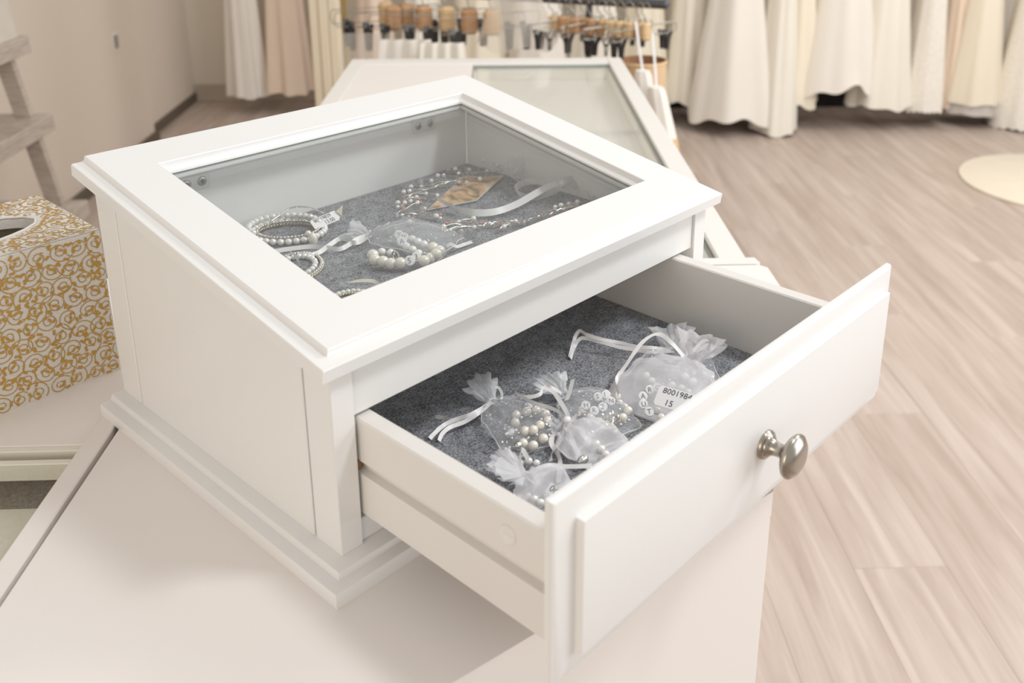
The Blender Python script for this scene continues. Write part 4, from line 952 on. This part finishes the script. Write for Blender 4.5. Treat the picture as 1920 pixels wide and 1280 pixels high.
def skirt(u, v, zh, a, b, seed, ztop, nf=13, amp=0.10, scal=0.0, wav=0.012, flare=1.0, nt=96):
    r = random.Random(seed); ph = [r.uniform(0, 6.28) for _ in range(5)]; rs = []
    for i in range(15):
        t = i/14; z = zh + (ztop-zh)*t
        k = (1-t)**1.0*0.74*flare + (1-0.74*flare); ring = []
        for q in range(nt):
            g = 2*PI*q/nt
            m = 1 + amp*(0.35+0.65*(1-t))*(math.sin(nf*g+ph[0]+0.8*t) + 0.6*math.sin((nf//2+2)*g+ph[1]-1.2*t) + 0.18*math.sin((2*nf+1)*g+ph[2]))
            zz = z
            if i == 0: zz += wav*math.sin(3*g+ph[3]) + wav*0.6*math.sin(7*g+ph[4]) - scal*abs(math.sin(13*g))
            ring.append(uv(u + a*k*m*math.cos(g), v + b*k*m*math.sin(g), zz))
        rs.append(ring)
    return MB().rings(rs, cap1=True)
def gown(label, px0, px1, pyh, v, mat, seed, band=None, lace=False, b=None, nf=7, amp=0.07, wav=0.012, dv=0.0):
    L, R_ = atv(px0, pyh, v), atv(px1, pyh, v); u0, u1 = to_uv(L)[0], to_uv(R_)[0]
    u, a = (u0+u1)/2, (u1-u0)/2; zh = max((L.z+R_.z)/2, ZF+0.012); b = b or a*0.75+0.05
    a /= (1+amp*0.9)
    g = thing('gown', uv(u, v, zh), label, 'gown', 'gowns on the long rail')
    wz = 0.33
    obj('skirt', skirt(u, v, zh+(0.06 if band else 0), a, b, seed, wz, nf, amp, 0.012 if lace else 0, wav), M['lace' if lace else mat], g, angle=80)
    if band: obj('underskirt', skirt(u, v, zh, a*0.96, b*0.96, seed+1, 0.0, nf, amp*0.8, 0, 0.004), M[band], g, angle=80)
    # bodice and hanger loop up to the rail
    def el(z, aa, bb): return [uv(u+aa*math.cos(2*PI*k/24), v+bb*math.sin(2*PI*k/24), z) for k in range(24)]
    a0 = a*0.26; b0 = b*0.26
    obj('bodice', MB().rings([el(wz-0.005, a0, b0), el(wz+0.08, a0*1.0, b0), el(wz+0.25, a0*1.25+0.01, b0*1.2), el(wz+0.34, a0*1.2, b0*1.0), el(wz+0.36, a0*0.9, b0*0.7)], cap0=True, cap1=True), M[mat], g)
    tz = RAILZ
    hk = [uv(u-0.10, v, wz+0.37), uv(u-0.04, v, wz+0.42), uv(u, v, wz+0.44), uv(u, v, tz-0.04), uv(u, v+0.03, tz), uv(u, v, tz+0.024), uv(u, v-0.028, tz)]
    obj('hanger', MB().tube(catmull(hk, 4), 0.003, 6).tube(catmull([uv(u, v, wz+0.44), uv(u+0.04, v, wz+0.42), uv(u+0.10, v, wz+0.37)], 4), 0.003, 6), M['hook'], g)
    return g
VG = 4.42
gown('cream tulle gown nearest the wooden hat box, hem high', 1236, 1330, 186, VG+0.12, 'g_ivory', 1, amp=0.07)
gown('full white tulle gown with a rounded hem, left on the long rail', 1284, 1452, 212, VG-0.06, 'g_white', 2, nf=6, amp=0.07, wav=0.02)
gown('narrow ivory gown with a train reaching the floor', 1402, 1490, 256, VG-0.12, 'g_ivory', 3, nf=6, amp=0.10, b=0.16, wav=0.006)
gown('cream satin gown beside the train, hem cut in steps', 1440, 1530, 190, VG+0.02, 'g_cream', 4, amp=0.08)
gown('wide white gown with the highest hem on the rail', 1484, 1640, 158, VG+0.0, 'g_white', 5, nf=6, amp=0.05, wav=0.03)
gown('ivory tulle gown with an uneven ragged hem', 1586, 1700, 192, VG-0.02, 'g_ivory', 6, amp=0.06, wav=0.01)
gown('ivory lace gown with a scalloped hem next to a blush gown', 1684, 1764, 198, VG-0.03, 'g_white', 7, lace=True, amp=0.05, wav=0.004)
gown('blush tulle gown squeezed between two lace gowns', 1742, 1800, 190, VG+0.05, 'g_blush', 8, amp=0.08)
gown('cream satin gown with a grey tulle underskirt', 1766, 1866, 206, VG-0.02, 'g_cream', 9, band='g_grey', amp=0.05, wav=0.004)
gown('white lace gown with a long scalloped hem at the right edge', 1850, 1975, 228, VG-0.06, 'g_white', 10, lace=True, amp=0.04, wav=0.004)
for k, (p0, p1, hy_, mt, lb) in enumerate(((660, 760, 180, 'g_blush', 'blush gown hanging behind the leftmost clip hangers'), (745, 850, 178, 'g_ivory', 'ivory gown hanging behind the clip hangers'), (835, 960, 178, 'g_cream', 'cream gown hanging behind the sheer garment cover'), (945, 1075, 180, 'g_white', 'white gown hanging behind the dark rail'), (1060, 1170, 180, 'g_ivory', 'ivory gown hanging behind the crowded hangers'), (1150, 1255, 182, 'g_cream', 'cream gown hanging behind the wooden hat box'))):
    gown(lb, p0, p1, hy_, VG+0.10, mt, 20+k, amp=0.07)
u0 = to_uv(atv(640, 100, VG))[0]; u1 = to_uv(atv(2000, 100, VG))[0]
rl = thing('gown_rail', uv((u0+u1)/2, VG, ZF), 'long steel rail on posts carrying the row of gowns', 'rail')
obj('rail_tube', MB().tube([uv(u0, VG, RAILZ), uv(u1, VG, RAILZ)], 0.014, 12), M['hook'], rl)
for uu in (u0, u1): obj('post', MB().tube([uv(uu, VG, ZF), uv(uu, VG, RAILZ)], 0.014, 10), M['hook'], rl)
M['black'] = pm('gown_darkness', (0.012, 0.011, 0.012), 0.7)
obj('dark_block', uvbox(MB(), 0.95, 3.6, 4.78, 4.98, ZF, ZF+0.32, 0.004), M['black'], None, 'low black plinth on the floor behind the row of gowns', 'plinth')  # added black block in place of the darkness behind and under the gowns

# gowns in the shaded far left corner
def corner_gown(label, p0, p1, py, v, mat, seed):
    L, R_ = atv(p0, py, v), atv(p1, py, v); u = (to_uv(L)[0]+to_uv(R_)[0])/2; a = (to_uv(R_)[0]-to_uv(L)[0])/2
    g = thing('corner_gown', uv(u, v, L.z), label, 'gown', 'gowns in the far left corner')
    obj('skirt', skirt(u, v, L.z, a*0.9, 0.09, seed, 0.40, 7, 0.12, 0, 0.006, flare=0.75), M[mat], g, angle=80)
    obj('hanger', MB().tube(catmull([uv(u, v, 0.38), uv(u, v, 0.55), uv(u, v+0.03, 0.60), uv(u, v, 0.625), uv(u, v-0.03, 0.60)], 5), 0.004, 6), M['hook'], g)
corner_gown('pale gown with straight folds next to the left wall corner', 428, 508, 178, 4.82, 'g_white', 61)
corner_gown('pale gown with wide folds beside the cream post', 498, 590, 172, 4.80, 'g_blush', 62)
obj('corner_rail', MB().tube([uv(U0+0.001, 4.81, 0.60), uv(-0.72, 4.81, 0.60)], 0.012, 10), M['hook'], None, 'short steel rail for the gowns in the far left corner', 'rail')
pA, pB = atv(588, 150, 3.2), atv(640, 150, 3.2); uA, uB = to_uv(pA)[0], to_uv(pB)[0]
cpst = thing('partition_post', uv((uA+uB)/2, 3.25, ZF), 'tall cream partition post beside the far left gowns', 'post')
M['post'] = pm('cream_post_paint', (0.80, 0.71, 0.55), 0.6, var=0.03)
w3 = (uB-uA)/3
for k in range(3): obj('board', uvbox(MB(), uA+w3*k+0.001, uA+w3*(k+1)-0.001, 3.2-0.006*(k == 1), 3.3, ZF, ZT-0.1, 0.003), M['post'], cpst)

# ------------------------------------------------------------------ clip hangers on the dark rail behind the glass table
M['dkrail'] = pm('dark_grey_rail', (0.10, 0.105, 0.11), 0.3, metal=0.5, var=0.1)
M['brass'] = pm('brass_post', (0.45, 0.33, 0.12), 0.4, metal=0.6)
M['bwood'] = wood_mat('brown_hanger_wood', (0.36, 0.19, 0.09), (0.62, 0.38, 0.21), (1, 1, 12), 20)
M['ywood'] = wood_mat('light_hanger_wood', (0.58, 0.38, 0.19), (0.80, 0.60, 0.36), (1, 1, 12), 20)
M['clip'] = pm('black_clip', (0.05, 0.048, 0.05), 0.35, metal=0.3)
M['wire'] = pm('hanger_wire', (0.36, 0.34, 0.30), 0.3, metal=0.8)
r1 = at(1246, 8, 0.066); r0 = at(1035, -3, 0.066); rd = (r0-r1).normalized(); r2 = r1 + rd*1.25
k_ = min(range(200), key=lambda k: abs((lambda P: (CX + FPX*P[0]/-P[2]))((np.array(r1 + rd*(0.4+0.01*k)) - CAMC) @ CAMR) - 643)); r2 = r1 + rd*(0.4+0.01*k_)
rail = thing('clothes_rail', (r1.x, r1.y, ZF), 'dark grey clothes rail with a rounded end holding clip hangers', 'rail')
obj('tube', MB().tube([r1, r2], 0.014, 16), M['dkrail'], rail)
obj('end_cap', MB().ball(r1, 0.0145, 14, 9), M['dkrail'], rail)
for q, mt in ((r1 + rd*0.22, 'dkrail'), (r2, 'brass')): obj('post', MB().tube([(q.x, q.y, ZF), (q.x, q.y, 0.053)], 0.010, 10), M[mt], rail)
def hanger_parts(P, yaw, wood, half, hooktop, S, group, label):
    d = Vector((math.cos(yaw), math.sin(yaw), 0)); n = Vector((-d.y, d.x, 0)); Z = Vector((0, 0, 1)); P = Vector(P)
    t = thing('clip_hanger', (P.x, P.y, P.z-0.05*S), label, 'hanger', group)
    obj('wood_block', MB().box((-0.013*S, -0.011*S, -0.021*S), (0.013*S, 0.011*S, 0.021*S), 0.005*S, xf=lambda q: P + d*q[0] + n*q[1] + Z*q[2]), M[wood], t)
    hk = [P + Z*0.020*S, P + Z*(hooktop-0.03), P + Z*(hooktop-0.012) + n*0.014, P + Z*(hooktop+0.014), P + Z*(hooktop) - n*0.016]
    obj('hook', MB().tube(catmull(hk, 4), 0.0018, 6), M['wire'], t)
    for zz in (0.012*S, -0.012*S):
        obj('wire_bar', MB().tube([P + d*(-half) + Z*zz, P + d*half + Z*zz], 0.0015, 5), M['wire'], t)
    for s_ in (-1, 1):
        obj('wire_end', MB().tube([P + d*(half*s_) + Z*0.012*S, P + d*(half*s_ + 0.006*s_), P + d*(half*s_) - Z*0.012*S], 0.0015, 5), M['wire'], t)
    for s_ in (-1, 1):
        c = P + d*(half*0.74*s_) - Z*0.016*S
        m = MB(); e = S
        for q in (-1, 1):
            m.rings([[c + n*(q*0.011*e) + d*x*e + Z*0.010*e for x in (-0.005, 0.005)] + [c + n*(q*0.0140*e) + d*x*e + Z*0.010*e for x in (0.005, -0.005)],
                     [c + n*(q*0.002*e) + d*x*e - Z*0.012*e for x in (-0.006, 0.006)] + [c + n*(q*0.0050*e) + d*x*e - Z*0.012*e for x in (0.006, -0.006)],
                     [c + n*(q*0.0005*e) + d*x*e - Z*0.036*e for x in (-0.005, 0.005)] + [c + n*(q*0.0035*e) + d*x*e - Z*0.036*e for x in (0.005, -0.005)]], cap0=True, cap1=True)
        m.tube([c + d*(-0.006*e) - Z*0.010*e, c + d*0.006*e - Z*0.010*e], 0.003*e, 8)
        obj('clip', m, M['clip'], t)
    return t
view = Vector((0.72, 0.69, 0)); across = math.atan2(-0.72, 0.69)
ZB = 0.002
hl = [(725, 22, 'ywood', 0.35, 'clip hanger with a light wood block, leftmost on the dark rail'), (737, 30, 'bwood', 0.15, 'clip hanger with a brown block overlapping the leftmost one'), (762, 27, 'bwood', 0.5, 'clip hanger with a brown block, third from the left'), (795, 30, 'bwood', 0.45, 'clip hanger with a brown block, fourth from the left'), (838, 32, 'ywood', 0.55, 'clip hanger with a pale yellow block, fifth from the left'), (880, 36, 'bwood', 0.3, 'clip hanger with a dark brown block beside the sheer cover'), (922, 38, 'ywood', 0.6, 'clip hanger seen through the sheer cover')]
for k, (px, py, wd_, dy, lb) in enumerate(hl):
    P = at(px, py+4, ZB)
    hanger_parts(P, across + dy*0.9 + 0.05, wd_, 0.165, 0.070, 1.75, 'clip hangers on the dark rail', lb)
ORD = ['first', 'second', 'third', 'fourth', 'fifth', 'sixth', 'seventh', 'eighth', 'ninth', 'tenth', 'eleventh', 'twelfth', 'thirteenth']
for k in range(13):
    px = 1036 + k*14.5 + RNG.uniform(-5, 5); P = at(px, 44 + k*1.3, 0.002 + RNG.uniform(-0.012, 0.010))
    hanger_parts(P, across + RNG.uniform(0.55, 1.45), RNG.choice(('bwood', 'ywood', 'ywood')), 0.13, 0.066, 1.15, 'hangers crowded at the right of the rail', 'wooden clip hanger, %s from the rounded end of the dark rail' % ORD[12-k])
# cloths held by the left clips
def hung_cloth(label, px, py, w, L, seed, mat='veil', yaw=across):
    P = at(px, py, -0.03); d = Vector((math.cos(yaw), math.sin(yaw), 0)); n = Vector((-d.y, d.x, 0)); r = random.Random(seed); rs = []
    for i in range(12):
        t = i/11
        rs.append([P + d*((q/20-0.5)*w*(0.75+0.5*t)) + n*(0.012*math.sin(q*1.1+seed+t*2)*(0.4+t)) - Vector((0, 0, 1))*(L*t + 0.01*math.sin(q*0.9+seed)*t) for q in range(21)])
    m = MB().rings(rs, closed=False)
    o = obj('underskirt', m, M[mat], None, label, 'garment', 'cloths clipped on the dark rail', angle=80)
hung_cloth('sheer white underskirt clipped under the leftmost hangers', 690, 62, 0.20, 0.42, 3)
hung_cloth('white underskirt clipped between the left hangers, hem spread', 760, 74, 0.19, 0.45, 4, 'g_white')
hung_cloth('ivory underskirt clipped under the middle hangers', 830, 80, 0.16, 0.42, 5, 'g_ivory')
# sheer garment cover over the middle hangers
gc = at(968, 30, 0.02); rs = []
for i in range(9):
    t = i/8; k = 0.05 + 0.085*t
    rs.append([gc + Vector((math.cos(2*PI*q/24)*k*0.9, math.sin(2*PI*q/24)*k*0.9, 0.12 - 0.20*t + 0.012*math.sin(5*2*PI*q/24)*t)) for q in range(24)])
obj('garment_cover', MB().rings(rs, cap0=True), M['veil'], None, 'sheer pale garment cover draped over the middle hangers', 'garment cover', angle=80)

# ------------------------------------------------------------------ hat box on a stool, hanging white tassels
M['kraft'] = wood_mat('tan_bentwood', (0.56, 0.36, 0.20), (0.78, 0.57, 0.36), (8, 8, 1), 6)
M['kraft_in'] = wood_mat('brown_bentwood_inside', (0.30, 0.15, 0.08), (0.48, 0.27, 0.15), (8, 8, 1), 6)
hb_ = atv(1205, 112, 2.06); hr = 0.066
htop = hb_.z; hbot = htop - 0.20
hat = thing('hat_box', (hb_.x, hb_.y, hbot), 'open round tan bentwood box behind the glass table corner', 'box')
obj('wall', MB().lathe([(hr*0.9, hbot+0.006), (hr*0.96, hbot+0.1), (hr, htop), (hr*0.97, htop+0.001), (hr*0.93, hbot+0.1), (hr*0.87, hbot+0.0065)], (hb_.x, hb_.y, 0), (0, 0, 1), 32), [M['kraft']], hat)
obj('inside', MB().rings([[(hb_.x+hr*k*math.cos(2*PI*q/32), hb_.y+hr*k*math.sin(2*PI*q/32), z) for q in range(32)] for k, z in ((0.955, htop-0.001), (0.925, hbot+0.1), (0.86, hbot+0.008))], cap1=True), M['kraft_in'], hat)
obj('rim_band', MB().tube([(hb_.x+hr*math.cos(2*PI*q/32), hb_.y+hr*math.sin(2*PI*q/32), htop-0.004) for q in range(32)], 0.0028, 6, closed=True), M['ywood'], hat)
stl = thing('stool', (hb_.x, hb_.y, ZF), 'slim wooden stool under the tan bentwood box', 'stool')
obj('seat', MB().lathe([(0.0, hbot-0.03), (0.085, hbot-0.03), (0.09, hbot-0.02), (0.088, hbot), (0.0, hbot)], (hb_.x, hb_.y, 0), (0, 0, 1), 28), M['kraft'], stl)
for k in range(3):
    g = 2*PI*k/3+0.4
    obj('leg', MB().tube([(hb_.x+0.06*math.cos(g), hb_.y+0.06*math.sin(g), hbot-0.031), (hb_.x+0.13*math.cos(g), hb_.y+0.13*math.sin(g), ZF)], [0.013, 0.010], 10), M['kraft'], stl)
def tassel(label, top, knot, bot, v, wk, wb, tip):
    a, k, e = atv(*top, v), atv(*knot, v), atv(*bot, v)
    o = thing('fabric_tassel', tuple(e), label, 'tassel', 'white tassels beside the bentwood box')
    obj('ribbon', MB().ribbon([a, a.lerp(k, 0.5), k], 0.007, uv(1, 0.2, 0)), M['satin'], o)
    dr = e-k; U_ = Vector(uv(1, 0, 0)); V_ = Vector(uv(0, 1, 0)); rs = []
    for i in range(12):
        t = i/11; w = wk + (wb-wk)*t
        if t < 0.12: w = wk*(0.8+0.25*math.sin(t/0.12*1.57))
        if t > 0.9: w *= 1-(t-0.9)*3.2
        rs.append([k + dr*t + (U_*math.cos(2*PI*q/28) + V_*math.sin(2*PI*q/28))*w*(1+0.07*math.sin(8*2*PI*q/28+t)) for q in range(28)])
    j = 9
    obj('skirt', MB().rings(rs[:j], cap0=True), M['g_white'], o)
    obj('tip', MB().rings(rs[j-1:], cap1=True), M['ywood' if tip else 'g_white'], o)
tassel('white fabric tassel hanging left, half behind the table rim', (1192, 40), (1205, 132), (1222, 270), 1.93, 0.022, 0.026, False)
tassel('long white fabric tassel with a tan tip, hanging right', (1224, 62), (1231, 163), (1255, 292), 1.90, 0.022, 0.030, True)

# ------------------------------------------------------------------ round rug
M['rug'] = pm('cream_rug', (0.84, 0.76, 0.62), 0.95, var=0.06, scale=12, bump=0.6, bscale=150, sheen=0.3)
cen = at(1990, 345, ZF); rad = (at(1807, 338, ZF) - cen).length
rug = thing('round_rug', (cen.x, cen.y, ZF), 'round cream rug on the plank floor at the right edge', 'rug')
obj('pile', MB().lathe([(0.0, 0.001), (rad, 0.001), (rad, 0.008), (rad-0.006, 0.012), (0.0, 0.012)], (cen.x, cen.y, ZF), (0, 0, 1), 72), M['rug'], rug)
obj('bound_edge', MB().tube([(cen.x+(rad+0.001)*math.cos(2*PI*q/72), cen.y+(rad+0.001)*math.sin(2*PI*q/72), ZF+0.006) for q in range(72)], 0.006, 6, closed=True), M['g_cream'], rug)

# ------------------------------------------------------------------ ladder shelf against the left wall
M['wash'] = wood_mat('whitewashed_wood', (0.42, 0.36, 0.31), (0.66, 0.59, 0.52), (3, 3, 30), 6)
M['canvas'] = pm('pale_canvas', (0.66, 0.61, 0.54), 0.85, var=0.06, scale=40, bump=0.5, bscale=300)
lad = None
sh = []
for px, py, z, dep in ((55, 66, None, 0.19), (101, 212, None, 0.28), (166, 374, None, 0.36)):
    sh.append((px, py, dep))
VF = 2.44                                   # far end of the shelves
def corner_at(px, py): return atv(px, py, VF)
C3 = [corner_at(px, py) for px, py, _ in sh]
lad = thing('ladder_shelf', uv(to_uv(C3[1])[0]-0.15, VF-0.4, ZF), 'whitewashed wooden ladder shelf leaning at the left wall', 'shelf')
for c_, (px, py, dep) in zip(C3, sh):
    uu = to_uv(c_)[0]
    n = 3
    for k in range(n):
        w = dep/n
        obj('shelf_slat', uvbox(MB(), uu-dep+w*k+0.002, uu-dep+w*(k+1)-0.002, VF-0.75, VF, c_.z-0.024, c_.z, 0.002), M['wash'], lad)
    obj('apron', uvbox(MB(), uu-0.016, uu-0.001, VF-0.75, VF, c_.z-0.052, c_.z-0.0245, 0.002), M['wash'], lad)
g1, g2 = atv(22, 150, VF-0.03), atv(102, 372, VF-0.03); gd = (g2-g1)/(g2.z-g1.z)
for dv_ in (0.0, -0.66):
    off = Vector(uv(0, dv_, 0)); lo = g1 + gd*(ZF-g1.z) + off; hi = g1 + gd*(0.16-g1.z) + off
    du = Vector(uv(0.024, 0, 0)); dn = Vector(uv(0, 0.013, 0))
    obj('leg', MB().rings([[q-du-dn, q+du-dn, q+du+dn, q-du+dn] for q in (lo, hi)], cap0=True, cap1=True), M['wash'], lad, smooth=False)
cb = C3[0]; uu = to_uv(cb)[0]
bk = thing('canvas_basket', uv(uu-0.10, VF-0.16, cb.z), 'pale canvas basket standing on the top ladder shelf board', 'basket')
rs = [[uv(uu-0.10+a*x, VF-0.16+0.12*y, cb.z+z) for x, y in ((-1, -1), (1, -1), (1, 1), (-1, 1))] for a, z in ((0.085, 0.001), (0.085, 0.004), (0.070, 0.12), (0.065, 0.12), (0.077, 0.01))]
obj('body', MB().rings(rs, cap0=True, cap1=True), M['canvas'], bk, smooth=False)
obj('rolled_rim', MB().tube([uv(uu-0.10+0.069*x, VF-0.16+0.12*y, cb.z+0.12) for x, y in ((-1, -1), (1, -1), (1, 1), (-1, 1))], 0.004, 6, closed=True), M['canvas'], bk)
